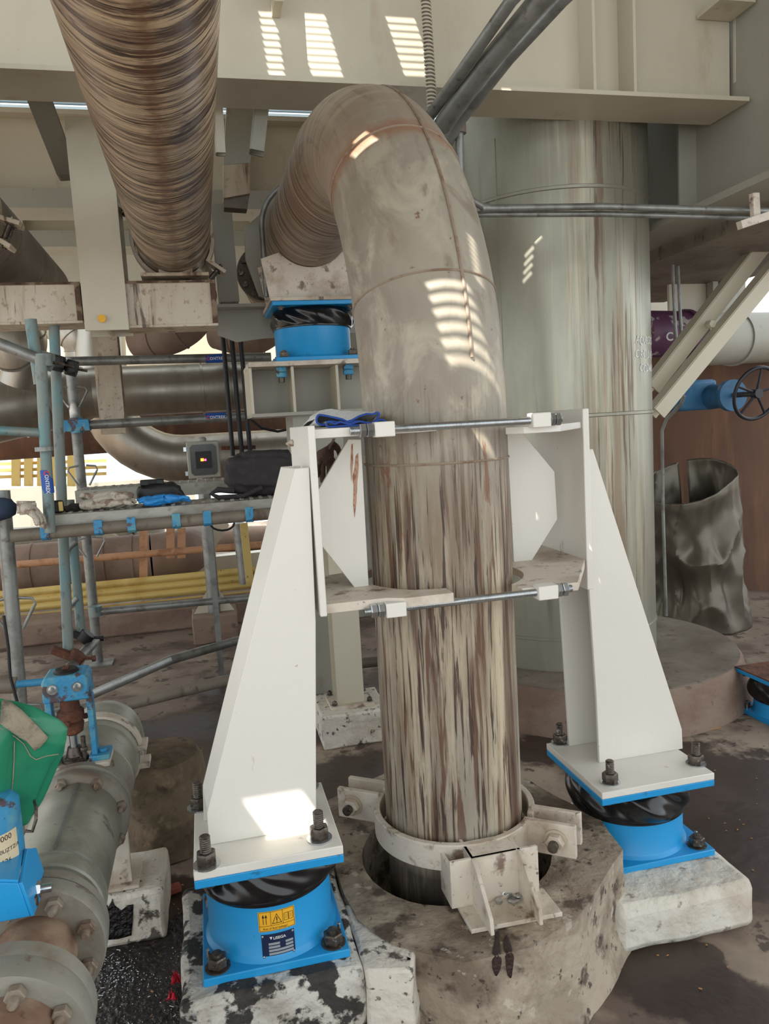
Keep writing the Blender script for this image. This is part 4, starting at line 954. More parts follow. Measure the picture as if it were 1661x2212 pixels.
# debris right floor
def scrap(px,py,r,name,label,cat,m,h=.01,n=7,seed=0,str_=1.0):
    rr=random.Random(seed+px); P=Z(px,py,.0); pts=[P+GR*math.cos(2*PI*i/n)*r*rr.uniform(.5,1.1)*str_+GU*math.sin(2*PI*i/n)*r*rr.uniform(.5,1.1) for i in range(n)]
    return tag(MB().prism([p+K*.002 for p in pts],K*h).build(name,m),label,cat)
def paper(px,py,r,label,m,seed=1):
    P=Z(px,py,.0)
    def fn(u,v): x=(u-.5)*2*r;y=(v-.5)*2*r*.7; return P+GR*x+GU*y+K*(.01+abs(noise.noise(V((x*30+seed,y*30,seed))))*r*1.2)
    return tag(MB().grid(fn,14,14).build('crumpled_paper',m,solid=.001),label,'paper')
paper(1492,1566,.05,'crumpled white paper on the floor right of the right bracket',M['paper'])
pipe('steel_rod',[Z(1462,1572,.012),Z(1542,1542,.012)],.010,M['galv'],'short steel rod lying on the floor beside the round plinth','rod')
for x,y,l in((1560,1540,'thin wood splinter lying right of the steel rod'),(1535,1576,'wood splinter lying below the crumpled paper')):
    P=Z(x,y,.004); tag(MB().bar(P-GR*.07,P+GR*.07+GU*.01,.014,.005,GU).build('wood_splinter',M['wood'],bevel=.001),l,'splinter')
P=Z(1483,2032-2,.004)
a_,b_=Z(1485,1973,.004),Z(1570,1954,.004); tag(MB().bar(a_,b_,.016,.004,GU).build('yellow_strip',M['yellow_pencil'],bevel=.001),'faded yellow strip on the floor in front of the low white plinth','strip')
for x,y,l in((1372,2026,'square wood chip beside the octagonal plinth'),(1390,2020,'longer wood chip right of the square one')):
    P=Z(x,y,.004); tag(MB().boxv(P,GR*.014,GU*.011,K*.003).build('wood_chip',M['wood'],bevel=.001),l,'chip')
# chair-like bracket column seen between pipe and left bracket
t=thing('small_column','white I-section post on a square plinth between the left bracket and the riser pipe','column',Z(755,1520,.2))
cc=Z(755,1515,.2); ca_,cd_=ga(cc),gd(cc)
colz=G(735,1300,cd_).z
for s in(-1,1): MB().gbox(ca_-.085,ca_+.075,cd_+s*.08-.005,cd_+s*.08+.005,.22,colz+.6).build('flange',M['cream'],t)
MB().gbox(ca_-.01,ca_+.0,cd_-.08,cd_+.08,.22,colz+.6).build('web',M['cream'],t)
MB().gbox(ca_-.13,ca_+.13,cd_-.12,cd_+.12,.2,.22).build('foot_plate',M['white_dirty'],t)
for sx in(-1,1):
    for sy in(-1,1): stud(t,W(ca_+sx*.105,cd_+sy*.095,.22),.03,.009,.016)
pp=plinth([W(ca_-.20,cd_-.2,0),W(ca_+.2,cd_-.2,0),W(ca_+.2,cd_+.2,0),W(ca_-.2,cd_+.2,0)],0,.2,'concrete_plinth','square white plinth under the small post behind the left bracket',M['conc_white'],bev=.012); roughen(pp,.006,7,3)
pipe('floor_pipe',[Z(180,1545,.10),G(480,1472,5.15),G(700,1440,5.2),G(900,1420,5.2)],.038,M['dim_steel'],'brown pipe lying low across the floor behind the small post','pipe',20)
pipe('scaffold_tube',[Z(195,1502,.10),G(370,1425,5.4),G(520,1382,5.8),G(560,1372,5.9)],.032,M['galv'],'galvanised scaffold tube sloping up from the floor near the valve','tube',18)
# ---------------------------------------------------------------- middle-left background
def cyl(p,q,r,name,label,m,bands=(),cat='pipe',n=48):
    t=thing(name,label,cat,(p+q)/2); MB().tube([p,p+(q-p)*.33,p+(q-p)*.66,q],r,n,x0=K).build('pipe_shell',m,t); x=(q-p).normalized()
    for s in bands: MB().lathe([(r,-.015),(r+.01,-.012),(r+.01,.012),(r,.015)],p+(q-p)*s,x,n,cap=False).build('band',m,t)
    return t
pc=G(300,842,7.6); z_=pc.z
cyl(W(ga(G(120,842,7.6)),7.8,z_),W(ga(G(620,842,7.6)),7.8,z_),.235,'stainless_duct','horizontal stainless clad pipe behind the scaffold rails',M['stainless'],(.25,.62,.74))
ce=G(60,858,7.5)
t=thing('stainless_duct','bulging segmented stainless clad elbow at the left edge','pipe',ce)
MB().tube([W(ga(ce)-1.2,7.3,ce.z-.35),W(ga(ce)-.5,7.5,ce.z-.12),W(ga(ce)+.1,7.65,ce.z-.02),W(ga(ce)+.45,7.8,z_)],[.30,.31,.29,.25],48,x0=K).build('pipe_shell',M['stainless'],t)
for s in(-.45,-.1,.2): MB().lathe([(.30,-.01),(.315,0),(.30,.01)],W(ga(ce)+s,7.62+s*.1,ce.z-.04+s*.08),(GR+K*.15).normalized(),48,cap=False).build('band',M['stainless'],t)
# big silver elbow dropping behind junction box
e0=G(205,840,8.3); e1=G(400,990,8.3)
pth=[W(ga(G(220,760,8.3)),8.3,e0.z+.6),W(ga(G(222,860,8.3)),8.3,e0.z)]
for i in range(10):
    a_=PI/2*i/9; zc=e1.z; R0=e0.z-e1.z; pth.append(W(ga(G(222,860,8.3))+(R0)*(1-math.cos(a_)),8.3,e1.z+R0*(1-math.sin(a_))))
pth.append(W(ga(G(700,990,8.3)),8.3,e1.z))
t=thing('stainless_elbow','large silver clad elbow sweeping behind the junction box','pipe',e1)
MB().tube(pth,.245,48,x0=GU).build('pipe_shell',M['stainless'],t)
# brown lagged pipe under duct
cyl(W(ga(G(-200,930,9)),9.2,G(350,925,9).z),W(ga(G(620,905,9)),9.2,G(350,918,9).z),.26,'lagged_pipe','rusty brown lagged pipe low behind the stainless duct',M['rusty_wall'])
# two dusty elbows below the box beams
def elbow(pxs,D,r,label,m,name='lagged_elbow'):
    P=[G(x,y,D+dd) for x,y,dd in pxs]; pts=[]
    for i in range(25):
        u=i/24; k=u*(len(P)-1); j=min(int(k),len(P)-2); f_=k-j
        p0=P[max(j-1,0)];p1=P[j];p2=P[j+1];p3=P[min(j+2,len(P)-1)]
        pts.append(.5*((2*p1)+(p2-p0)*f_+(2*p0-5*p1+4*p2-p3)*f_*f_+(-p0+3*p1-3*p2+p3)*f_**3))
    t=thing(name,label,'pipe',pts[12]); MB().tube(pts,r,40).build('pipe_shell',m,t)
    for k in(5,10,15,20): 
        c_=pts[k]; tt=(pts[k+1]-pts[k-1]); o_=weldring(c_,tt,r+.002,.006).build('seam',m,t)
    return t
elbow([(300,735,.2),(370,722,0),(420,680,0),(425,600,.3)],6.8,.16,'dusty lagged elbow below the tar-streaked pipe',M['brown_pipe'])
elbow([(470,715,.2),(540,728,0),(590,690,0),(600,600,.3)],7.4,.17,'dusty lagged elbow left of the raised blue damper',M['brown_pipe'])
elbow([(135,700,.4),(170,715,0),(190,760,0),(185,830,0)],8.4,.22,'vertical silver branch pipe left of the short hanging column',M['stainless'],'branch_pipe')
elbow([(-60,690,.2),(20,700,0),(60,730,.1),(40,830,.2)],6.9,.15,'silver elbow with round cap at the left edge above the scaffold',M['stainless'],'branch_pipe')
c=G(22,745,6.6); t=thing('lamp_cage','round silver cap with wire cage at the left edge','lamp',c); MB().lathe([(.20,.0),(.19,-.05),(.10,-.09),(0,-.1)],c,GU,36,cap=False).build('cap',M['stainless'],t); weldring(c,GU,.20,.012).build('ring',M['galv'],t)
# right-hand stand for upper damper
zU=zpl-hU
t=thing('damper_stand','whitish welded box stand with stiffeners under the raised blue damper','stand',W(ac,Pd,zU-.35))
zs0=G(640,897,Pd-.25).z; sa0=ga(G(541,850,Pd-.25)); sa1=ac+.6
MB().gbox(sa0,sa1,Pd-.28,Pd+.28,zU-.028,zU).build('top_plate',M['white_dirty'],t,bevel=.002)
MB().gbox(sa0,sa1,Pd-.26,Pd+.26,zs0,zs0+.02).build('bottom_plate',M['grey_steel'],t)
MB().gbox(sa0+.02,sa1,Pd-.02,Pd+.0,zs0,zU-.03).build('web',M['grey_steel'],t)
for px in(541,632,728): a_=ga(G(px,850,Pd-.25)); MB().gbox(a_,a_+.016,Pd-.25,Pd+.25,zs0,zU-.03).build('stiffener',M['cream'],t)
a_=ga(G(634,930,Pd-.2)); MB().gbox(a_,a_+.3,Pd-.2,Pd+.2,.0,zs0).build('post',M['grey_steel'],t)
for px in(607,752):
    c=W(ga(G(px,800,Pd-.2)),Pd-.2,zU-.028); s_=MB().lathe([(.018,0),(.018,.09)],c,-K,14).build('bolt',M['bolt'],t); MB().hexn(c,-K,.034,.03).hexn(c-K*.032,-K,.034,.03).build('nut',M['blue_old'],s_)
# cable drops
for i,(x0,x1,lab) in enumerate(((481,503,'left'),(500,523,'middle'),(519,541,'right'))):
    pipe('cable_conduit',[G(x0,722,6.0),G(x0+5,780,6.0),G(x1,985,6.0)],.018,M['black'],lab+' of three black cable conduits left of the damper stand','conduit')
tag(MB().bar(G(478,968,6.02),G(552,966,6.02),.03,.02,K).build('conduit_clip',M['rust']),'rusty clip bar holding the three black conduits','clip')
pipe('black_cable',[G(540,905,5.6),G(565,925,5.6),G(600,932,5.7),G(632,925,5.8)],.010,M['black'],'thin black cable sagging under the damper stand','cable')
# junction box
t=thing('junction_box','grey junction box with dim window and glowing orange digits behind the platform','box',G(440,1033,5.6))
a0,a1=ga(G(404,990,5.6)),ga(G(475,990,5.6)); z0,z1=G(440,1033,5.6).z,G(440,953,5.6).z
MB().gbox(a0,a1,5.6,5.72,z0,z1).build('case',M['grey_steel'],t,bevel=.008)
m=MB(); i_=.022; cpts=[(a0+i_+.02,z0+i_),(a1-i_-.02,z0+i_),(a1-i_,z0+i_+.02),(a1-i_,z1-i_-.02),(a1-i_-.02,z1-i_),(a0+i_+.02,z1-i_),(a0+i_,z1-i_-.02),(a0+i_,z0+i_+.02)]
m.prism([W(a,5.592,z) for a,z in cpts],GU*.01).build('window',M['glassbox'],t)
am=(a0+a1)/2; zm=(z0+z1)/2
MB().gbox(am-.055,am+.055,5.586,5.593,zm-.06,zm+.06).build('meter',M['black'],t)
MB().gbox(am-.02,am,5.58,5.587,zm-.008,zm+.01).build('display_digit',M['glow_o'],t); MB().gbox(am+.004,am+.018,5.58,5.587,zm-.008,zm+.006).build('display_digit',M['glow_p'],t)
MB().lathe([(.03,0),(.03,.02),(.018,.03)],W(am,5.66,z1),K,20).build('cap',M['grey_steel'],t)
MB().gbox(ga(G(457,1200,5.68))-.02,ga(G(457,1200,5.68))+.02,5.68,5.72,0,z0+.03).build('mounting_post',M['galv'],t)
for zz in(z1-.05,z0+.04): MB().gbox(a0-.02,a0,5.6,5.62,zz-.015,zz+.015).build('hinge',M['zinc'],t)

# ---------------------------------------------------------------- outdoors behind: rails, yellow barrier, curb
zc=.0
cb=MB().gbox(-3.6,.46,7.5,7.9,0,.22); o=cb.build('concrete_curb',M['conc_curb'],bevel=.02); roughen(o,.01,6,4); tag(o,'long low brown concrete curb in front of the yellow barrier','curb')
def ybar(z0_,z1_,lab,d=8.0,a0=-3.9,a1=.75):
    m=MB(); 
    def fn(u,v):
        z=z0_+(z1_-z0_)*v; return W(a0+(a1-a0)*u,d-.03*abs(math.sin(v*PI*3)),z)
    m.grid(fn,6,36); return tag(m.build('yellow_barrier',M['yellow'],solid=.006),lab,'barrier')
y0=G(300,1340,8).z; y1=G(300,1252,8).z
ybar(y0,(y0+y1)/2-.02,'lower of two stacked yellow corrugated barrier rails above the curb'); ybar((y0+y1)/2+.0,y1+.02,'upper of two stacked yellow corrugated barrier rails above the curb')
pz=G(200,1225,8.6).z
t=cyl(W(ga(G(-200,1240,8.9)),8.9,pz),W(ga(G(330,1225,8.9)),8.9,pz),.27,'lagged_pipe','brown lagged horizontal pipe below the platform behind orange rails',M['brown_pipe'],(.5,.66,.8,.92))
ea_=ga(G(330,1225,8.9)); pts=[W(ea_+.40*math.sin(u),8.9+.4*(1-math.cos(u)),pz) for u in[PI/2*i/10 for i in range(11)]]+[W(ea_+.4,10.6,pz+.2)]
MB().tube(pts,.27,40,x0=K).build('elbow',M['brown_pipe'],t)
for px in(310,368,392): 
    a_=ga(G(px,1180,8.2)); P1=G(px,1140 if px>310 else 1130,8.2); P0=G(px,1205 if px>320 else 1262,8.2)
    tag(MB().bar(P0,P1,.08,.05,GR).build('rail_post',M['orange_rail']),{310:'tallest faded orange rail post in front of the brown lagged pipe',368:'middle faded orange post right of the tallest one',392:'short faded orange post nearest the right of the pipe end'}[px],'post')
tag(MB().tube([G(-40,1226,8.15),G(300,1198,8.15),G(620,1172,8.15)],.036,16).build('handrail',M['orange_rail']),'faded orange tube handrail running below the platform','handrail')
# post on block
bz=Z(468,1380,0); t=thing('pipe_post','grey round post with gusseted foot on a concrete block under the platform','post',bz+K*.25)
top=G(455,1130,gd(bz)); MB().tube([V((bz.x,bz.y,.25)),V((bz.x,bz.y,1.7))],.055,24).build('post',M['galv'],t)
for s in(-1,1): MB().prism([V((bz.x,bz.y,.25))+GR*s*.05,V((bz.x,bz.y,.25))+GR*s*.18,V((bz.x,bz.y,.45))+GR*s*.05],GU*.012).build('gusset',M['cream'],t)
o=plinth([bz+GR*-.2+GU*-.15,bz+GR*.2-GU*.15,bz+GR*.2+GU*.25,bz-GR*.2+GU*.25],0,.25,'concrete_block','small concrete block under the grey round post',M['conc_curb']); roughen(o,.008,8,3)
tag(MB().bar(G(526,1130,7.2),G(540,1262,7.2),.07,.07,GR).build('yellow_post',M['yellow']),'chipped yellow post left of the left white bracket','post')
tag(MB().tube([G(515,1130,7.6),G(530,1260,7.6)],.06,16).build('grey_post',M['galv']),'grey post right of the round post under the platform','post')
brace(G(480,1125,9.5),G(400,1250,9.5),.2,'diagonal_brace','cream diagonal brace below the platform beyond the brown pipe',M['cream'],.1)
tag(MB().bar(G(390,1232,9.9),G(640,1205,9.9),.28,.2,K).build('cream_beam',M['cream']),'cream beam beyond the brown pipe under the platform','beam')
brace(G(215,1145,11),G(300,1210,11),.15,'diagonal_brace','distant cream diagonal brace under the platform at left',M['cream'],.1)
hp=cyl(G(395,1168,11.8),G(640,1160,11.8),.19,'lagged_pipe','dim lagged pipe crossing just below the platform',M['brown_pipe'])
# distant yellow fence left
for i in range(5):
    px=(35,62,90,118,155)[i]; tag(MB().bar(G(px,960,13),G(px,1050,13),.12,.1,GR).build('fence_post',M['yellow']),'distant yellow fence post, number '[:0]+('leftmost','second from left','middle','fourth from left','rightmost')[i]+' of the distant yellow fence posts at left','post','distant yellow fence posts')
for i in range(3): tag(MB().bar(G(-20,1003+i*14,13.1),G(230,995+i*14,13.1),.05,.05,K).build('fence_rail',M['yellow']),('top','middle','bottom')[i]+' pale yellow rail of the distant fence at left','rail','distant yellow fence rails')
gw=MB().gbox(ga(G(-300,1060,14)),ga(G(420,1060,14)),14,14.2,0,G(100,1050,14).z); tag(gw.build('distant_wall',M['grey_steel']),'distant pale low wall behind the yellow fence','wall')
for px,lab in((262,'left'),(330,'right')):
    p=G(px,1230,11.5); q=G(px,1150,11.5); tag(MB().lathe([(.22,0),(.22,(q.z-p.z)*1.5)],p,K,28).build('distant_vessel',M['grey_steel']),lab+' distant pale vessel seen under the platform','vessel')
tag(MB().bar(G(140,1120,9.8),G(148,1230,9.8),.05,.05,GR).build('blue_post',M['blue_old']),'distant blue post under the left end of the platform','post')
cyl(G(-60,1165,10.5),G(210,1150,10.5),.12,'distant_pipe','distant pale pipe below the platform at left',M['grey_steel'])

# ---------------------------------------------------------------- scaffold
def tube2(pa,pb,D,r,name,label,m,cat='tube',D2=None,group=None): 
    return tag(MB().tube([G(*pa,D),(G(*pa,D)+G(*pb,D2 or D))/2,G(*pb,D2 or D)],r,20).build(name,m),label,cat,group)
def sticker(tubeo,P,axis,r,txt='ONTREX',L=.16):
    x=axis.normalized(); 
    m=MB(); v=(CP-P); v=(v-x*v.dot(x)).normalized(); w_=x.cross(v)
    def f(s,an,dr=.001): return P+x*s+(v*math.cos(an)+w_*math.sin(an))*(r+dr)
    m.grid(lambda u,vv:f((u-.5)*L,(vv-.5)*3.6),8,20); st=m.build('tube_sticker',M['label_blue'],tubeo)
    sg=1
    m=MB(); sz=min(.032,r*.85); text(m,txt,lambda X,Y:f(X*1.0-L*.30,(-Y+sz*.35)/r,.002),sz,bold=.0006); m.build('sticker_text',M['ink_white'],st)
    m=MB(); text(m,'C',lambda X,Y:f(X*1.0-L*.47,(-Y+sz*.45)/r,.002),sz*1.35,bold=.001); m.build('sticker_mark',M['ink_red'],st)
DS=6.5
b1=tube2((140,781),(585,771),DS,.036,'scaffold_tube','upper long scaffold rail running to the raised blue damper',M['galv'])
sticker(b1,G(466,774,DS),GR,.036)
b2=tube2((152,920),(540,899),DS,.036,'scaffold_tube','lower long scaffold rail ending behind the damper stand',M['galv'])
sticker(b2,G(466,901,DS),GR,.036)
c=G(166,919,DS); tag(MB().lathe([(.05,-.06),(.05,.06)],c,K,20).bar(c-GR*.09,c+GR*.1,.09,.1,K).build('coupler',M['blue_old'],bevel=.004),'blue coupler joining the lower scaffold rail to the rear pole','coupler')
def rungs(o,pts,D,s=1):
    for (x,y) in pts:
        for sd in(-1,1):
            P=G(x,y,D); l=[P+GR*sd*.03+K*.09,P+GR*sd*.10+K*.08,P+GR*sd*.11+K*.05,P+GR*sd*.04-K*.07]
            MB().tube(l,.008,8).build('wedge_loop',M['galv'],o)
pC=tube2((150,772),(213,1436),DS,.040,'scaffold_pole','rear galvanised scaffold pole standing on a base plate behind the valve',M['galv'],D2=6.68); rungs(pC,[(158,860),(180,1030),(196,1185)],DS)
P=Z(213,1434,.0); MB().boxv(P+K*.006,GR*.12,GU*.10,K*.006).build('base_plate',M['galv'],pC)
c=G(206,1320,DS); MB().lathe([(.055,-.04),(.055,.04)],c,K,20).build('collar',M['galv_blue'],pC)
tube2((206,1322),(545,1291),DS,.030,'scaffold_tube','low horizontal scaffold tube above the concrete curb',M['galv'])
tube2((116,690),(148,1412),4.75,.029,'scaffold_pole','thin bluish scaffold pole left of the rear pole, passing behind the platform',M['galv_blue'],D2=4.5)
tube2((66,690),(86,830),4.06,.028,'scaffold_pole','short bluish scaffold pole stub behind the left coupler',M['galv_blue'])
pA=tube2((88,770),(108,1150),3.93,.026,'scaffold_pole','thick scaffold pole with blue sticker rising from the left end of the platform',M['galv_blue']); sticker(pA,G(102,1040,3.93),K*-1,.026,L=.11)
c=G(95,970,3.9); MB().lathe([(.04,-.01),(.04,.01)],c,K,20).build('collar',M['galv'],pA)
pB=tube2((5,1060),(54,1650),4.15,.036,'scaffold_pole','galvanised scaffold pole at the left edge beside the green cover',M['galv']); rungs(pB,[(28,1330),(45,1560)],4.15); 
tube2((0,930),(108,936),3.95,.022,'scaffold_tube','short bluish scaffold tube joining the left edge to the stickered pole',M['galv_blue'])
tube2((-20,735),(100,782),4.0,.028,'scaffold_tube','scaffold tube entering from the left edge toward the dark couplers',M['galv'])
tube2((95,778),(165,803),4.6,.026,'scaffold_tube','short tube between the two dark couplers at left',M['galv'])
for i,(x,y,D,lab) in enumerate(((100,780,4.0,'blue swivel coupler on top of the stickered pole'),(125,785,4.5,'dark swivel coupler left of the rear pole top'),(155,795,4.6,'dark swivel coupler at the top of the rear pole'))):
    P=G(x,y,D); t=thing('swivel_coupler',lab,'coupler',P); mm=M['galv_blue'] if i==0 else M['black']
    MB().lathe([(.044,-.03),(.044,.03)],P,(GR*.9-K*.3).normalized(),18).build('jaw',mm,t,bevel=.003); MB().lathe([(.036,-.03),(.036,.03)],P-GU*.05,K,18).build('jaw',mm,t,bevel=.003); MB().tube([P+K*.02-GR*.09,P-K*.02+GR*.08],.007,8).hexn(P-GR*.07+K*.015,GR,.016,.02).build('bolt',M['bolt'],t)
# platform
zp=1.5; z0_=zp-.055
def plankf(d0,d1,a0,a1,zt_,label):
    t=thing('scaffold_plank',label,'plank',W((a0+a1)/2,(d0+d1)/2,zt_-.06),'perforated steel scaffold planks')
    MB().gbox(a0,a1,d0,d1,zt_-.004,zt_).build('deck',M['plank'],t)
    MB().gbox(a0,a1,d0,d0+.004,zt_-.07,zt_-.002).build('side_channel',M['plank'],t); MB().gbox(a0,a1,d1-.004,d1,zt_-.07,zt_-.002).build('side_channel',M['plank'],t); MB().gbox(a0,a0+.004,d0,d1,zt_-.07,zt_-.002).build('end_cap',M['plank'],t)
    m=MB(); n=int((a1-a0)/.05)
    for i in range(n):
        for j in range(5): m.boxv(W(a0+.03+i*.05,d0+.05+j*.05+(i%2)*.02,zt_+.0025),(GR+GU).normalized()*.010,(GR-GU).normalized()*.004,K*.0025)
    tag(m.build('tread_studs',M['plank'],t),kind='stuff'); return t
plankf(4.02,4.34,-.80,.56,zp,'nearest galvanised plank of the platform carrying the gloves')
plankf(4.62,4.94,-.72,.75,zp+.075,'rear galvanised plank of the platform behind the gloves, raised slightly higher')
t=thing('ledger_tube','rust-stained ledger tube with blue clips under the platform edge','tube',G(300,1140,3.98))
pA_,pB_=G(25,1158,3.98),G(590,1109,3.98); MB().tube([pA_,(pA_+pB_)/2,pB_],.031,24).build('tube',M['dim_steel'],t)
for px in(95,205,275,372,440,535):
    u=(px-25)/565; P=pA_+(pB_-pA_)*u; MB().lathe([(.035,-.02),(.035,.02)],P,GR,20).gbox(ga(P)-.02,ga(P)+.02,gd(P)-.034,gd(P)-.02,P.z-.02,P.z+.045).build('clip',M['blue_old'],t,bevel=.002)
pipe('cable_loop',[G(480+26*math.cos(an),1130+16*math.sin(an),4.5) for an in[2*PI*i/16 for i in range(17)]],.006,M['black'],'coil of thin black cable hanging under the platform','cable')
tube2((140,1160),(150,1250),5.6,.028,'scaffold_pole','brownish short pole behind the left pole under the platform',M['dim_steel'])
tube2((150,1080),(176,1376),4.82,.028,'scaffold_pole','blue chipped pole under the platform between the bluish and the rear pole',M['galv_blue'])
tube2((130,1200),(165,1170),4.8,.018,'scaffold_tube','short diagonal strut at the top between the poles under the platform',M['galv']); tube2((150,1310),(168,1292),4.8,.016,'scaffold_tube','short diagonal strut lower between the poles under the platform',M['galv'])
tube2((145,1450),(205,1385),4.3,.030,'scaffold_tube','short inclined tube held by rusty coupler above the valve',M['galv'],D2=4.9)
for x,y,D,lab,mm in((165,1420,4.45,'rust-brown open coupler on the inclined tube above the valve','rust'),(185,1376,4.8,'black coupler at the upper end of the inclined tube','black')):
    P=G(x,y,D); t=thing('swivel_coupler',lab,'coupler',P); ax=(GR+K).normalized(); MB().lathe([(.045,-.03),(.045,.03)],P,ax,18).build('jaw',M[mm],t,bevel=.003); MB().bar(P-GR*.12+K*.06,P-GR*.01,.05,.04,GU).build('flap',M[mm],t,bevel=.003); MB().tube([P,P+GR*.1-K*.02],.008,8).hexn(P+GR*.08-K*.018,GR,.018,.02).build('bolt',M[mm],t)
tube2((-30,1480),(35,1480),3.2,.032,'scaffold_tube','dark tube at the left edge above the green cover',M['dim_steel'])
tube2((36,1478),(104,1472),3.15,.014,'blue_lever','thin blue bar between the left pole and the valve yoke',M['blue_old'],'bar')
pipe('black_cable',[G(8,1330,3.1),G(18,1400,3.1),G(22,1460,3.1),G(38,1520,3.1),G(45,1560,3.1)],.006,M['black'],'thin grey cable hanging beside the left edge pole','cable')
pipe('scaffold_tube',[Z(60,1555,.08),Z(110,1545,.08),Z(200,1525,.09)],.035,M['galv'],'grey tube lying behind the blue valve yoke','tube')
# ---------------------------------------------------------------- floor pipeline with valve, lower left
ax_a,ax_z=-.51,.58
def AX(d): return W(ax_a,d,ax_z)
pl_=thing('floor_pipeline','low steel-clad pipeline with bolted flanges running from the lower left corner','pipe',W(ax_a,2.4,ax_z))
st_=M['grey_clad']=mat('dull_grey_cladding',(164,164,150),.42,.25,layers=[((118,116,104),(4,4,4),.45,.62,.7),((84,76,64),(16,16,5),.62,.70,.7)],bump=.08)
cg=M['cast_grey']=mat('grey_cast_flange',(146,142,130),.55,.2,layers=[((122,100,84),(6,6,6),.52,.66,.7),((96,64,48),(20,20,20),.64,.71,.7)],bump=.25)
cw=M['cast_warm']=mat('rust_tinted_casting',(158,136,114),.6,.1,layers=[((122,90,72),(7,7,7),.47,.64,.8),((74,48,38),(18,18,18),.62,.7,.7)],bump=.3)
def lt(prof,name,m,n=72): return MB().lathe(prof,AX(0),GU,n,x0=K).build(name,m,pl_)
lt([(.142,2.20),(.142,2.63)],'cladding',st_)
lt([(.146,2.19),(.146,2.20),(.142,2.21)],'cladding_band',st_); lt([(.142,2.12),(.147,2.125),(.147,2.135),(.142,2.14),(.142,2.20)],'cladding_collar',st_)
MB().boxv(W(ax_a,2.41,ax_z)+(K*math.cos(.12)+GR*math.sin(.12))*.144,GU*.215,(GR*math.cos(.12)-K*math.sin(.12))*.004,K*.003).build('cladding_seam',M['galv'],pl_)
lt([(.0,2.02),(.10,2.03),(.165,2.03),(.165,2.06),(.135,2.07),(.135,2.12)],'flange',cg)
lt([(.165,1.965),(.168,1.97),(.168,2.02),(.165,2.025),(.10,2.025)],'flange',cg)
lt([(.10,1.965),(.10,1.93),(.085,1.88),(.095,1.80),(.12,1.77)],'neck',cw)
lt([(.0,1.64),(.14,1.64),(.17,1.645),(.175,1.66),(.175,1.70),(.17,1.715),(.172,1.72),(.172,1.76),(.10,1.77)],'flange',cg)
lt([(.10,1.2),(.12,1.5),(.13,1.64)],'neck',cw)
lt([(.135,2.63),(.16,2.64),(.166,2.65),(.166,2.69),(.16,2.70),(.12,2.71)],'flange',cg)
lt([(.15,2.71),(.165,2.72),(.165,2.75),(.12,2.76),(.12,2.80),(.15,2.90),(.158,2.92)],'valve_body',cg)
lt([(.15,2.92),(.158,2.93),(.158,3.08),(.150,3.09),(.150,3.14),(.16,3.15),(.16,3.17),(.15,3.18),(.15,3.40)],'cladding',st_)
eb=[AX(3.38)]
for i in range(1,11): a_=PI/2*i/10; eb.append(W(ax_a,3.38+.16*math.sin(a_),ax_z-.16*(1-math.cos(a_))))
eb.append(W(ax_a,3.54,.05)); MB().tube(eb,.15,40,x0=GR).build('elbow',st_,pl_)
def fbolts(d,r,n,ph,sz=.022,dirn=-1,m_=None,rng=None):
    for i in range(n):
        an=2*PI*i/n+ph; e=GR*math.cos(an)+K*math.sin(an); c=AX(d)+e*r; ax=GU*dirn
        if rng and not(rng[0]<math.degrees(an)%360<rng[1]): continue
        s=MB().hexn(c,ax,sz,.022).build('nut',m_ or M['dirty_nut'],pl_); MB().lathe([(sz*.5,.02),(sz*.5,.04),(sz*.35,.045)],c,ax,14).build('stud_end',m_ or M['dirty_nut'],s)
M['dirty_nut']=mat('painted_dirty_nut',(144,132,116),.6,.2,layers=[((110,74,56),(20,20,20),.5,.64,.8)],bump=.4)
fbolts(1.965,.135,8,.35); fbolts(1.64,.138,8,.5); fbolts(2.64,.150,8,.25,.019); fbolts(2.90,.13,8,.3,.014)
# clamp lug at the far part
c=G(290,1625,3.2)
t=thing('pipe_clamp','small rusty white clamp lug with tall bolt at the far end of the floor pipeline','pipe clamp',c)
MB().boxv(c+K*.03,GR*.055,GU*.05,K*.010).build('lug_plate',M['white_dirty'],t,bevel=.003); MB().boxv(c-K*.045,GR*.06,GU*.05,K*.010).build('lug_plate',M['white_dirty'],t,bevel=.003)
s=MB().lathe([(.010,-.06),(.010,.10)],c,K,12).build('bolt',M['bolt'],t); MB().hexn(c+K*.042,K,.024,.028).build('nut',M['zinc'],s)
arcv=[AX(3.2)+(GR*math.cos(an)+K*math.sin(an))*.168 for an in[R_(-60+i*14) for i in range(18)]]
for q in(0,1):
    MB().prism([AX(3.17)+(GR*math.cos(an)+K*math.sin(an))*.162 for an in[R_(-40+180*q+i*9) for i in range(17)]]+[AX(3.17)+(GR*math.cos(an)+K*math.sin(an))*.172 for an in[R_(-40+180*q+i*9) for i in range(17)]][::-1],GU*.06).build('clamp_half',M['white_dirty'],t)
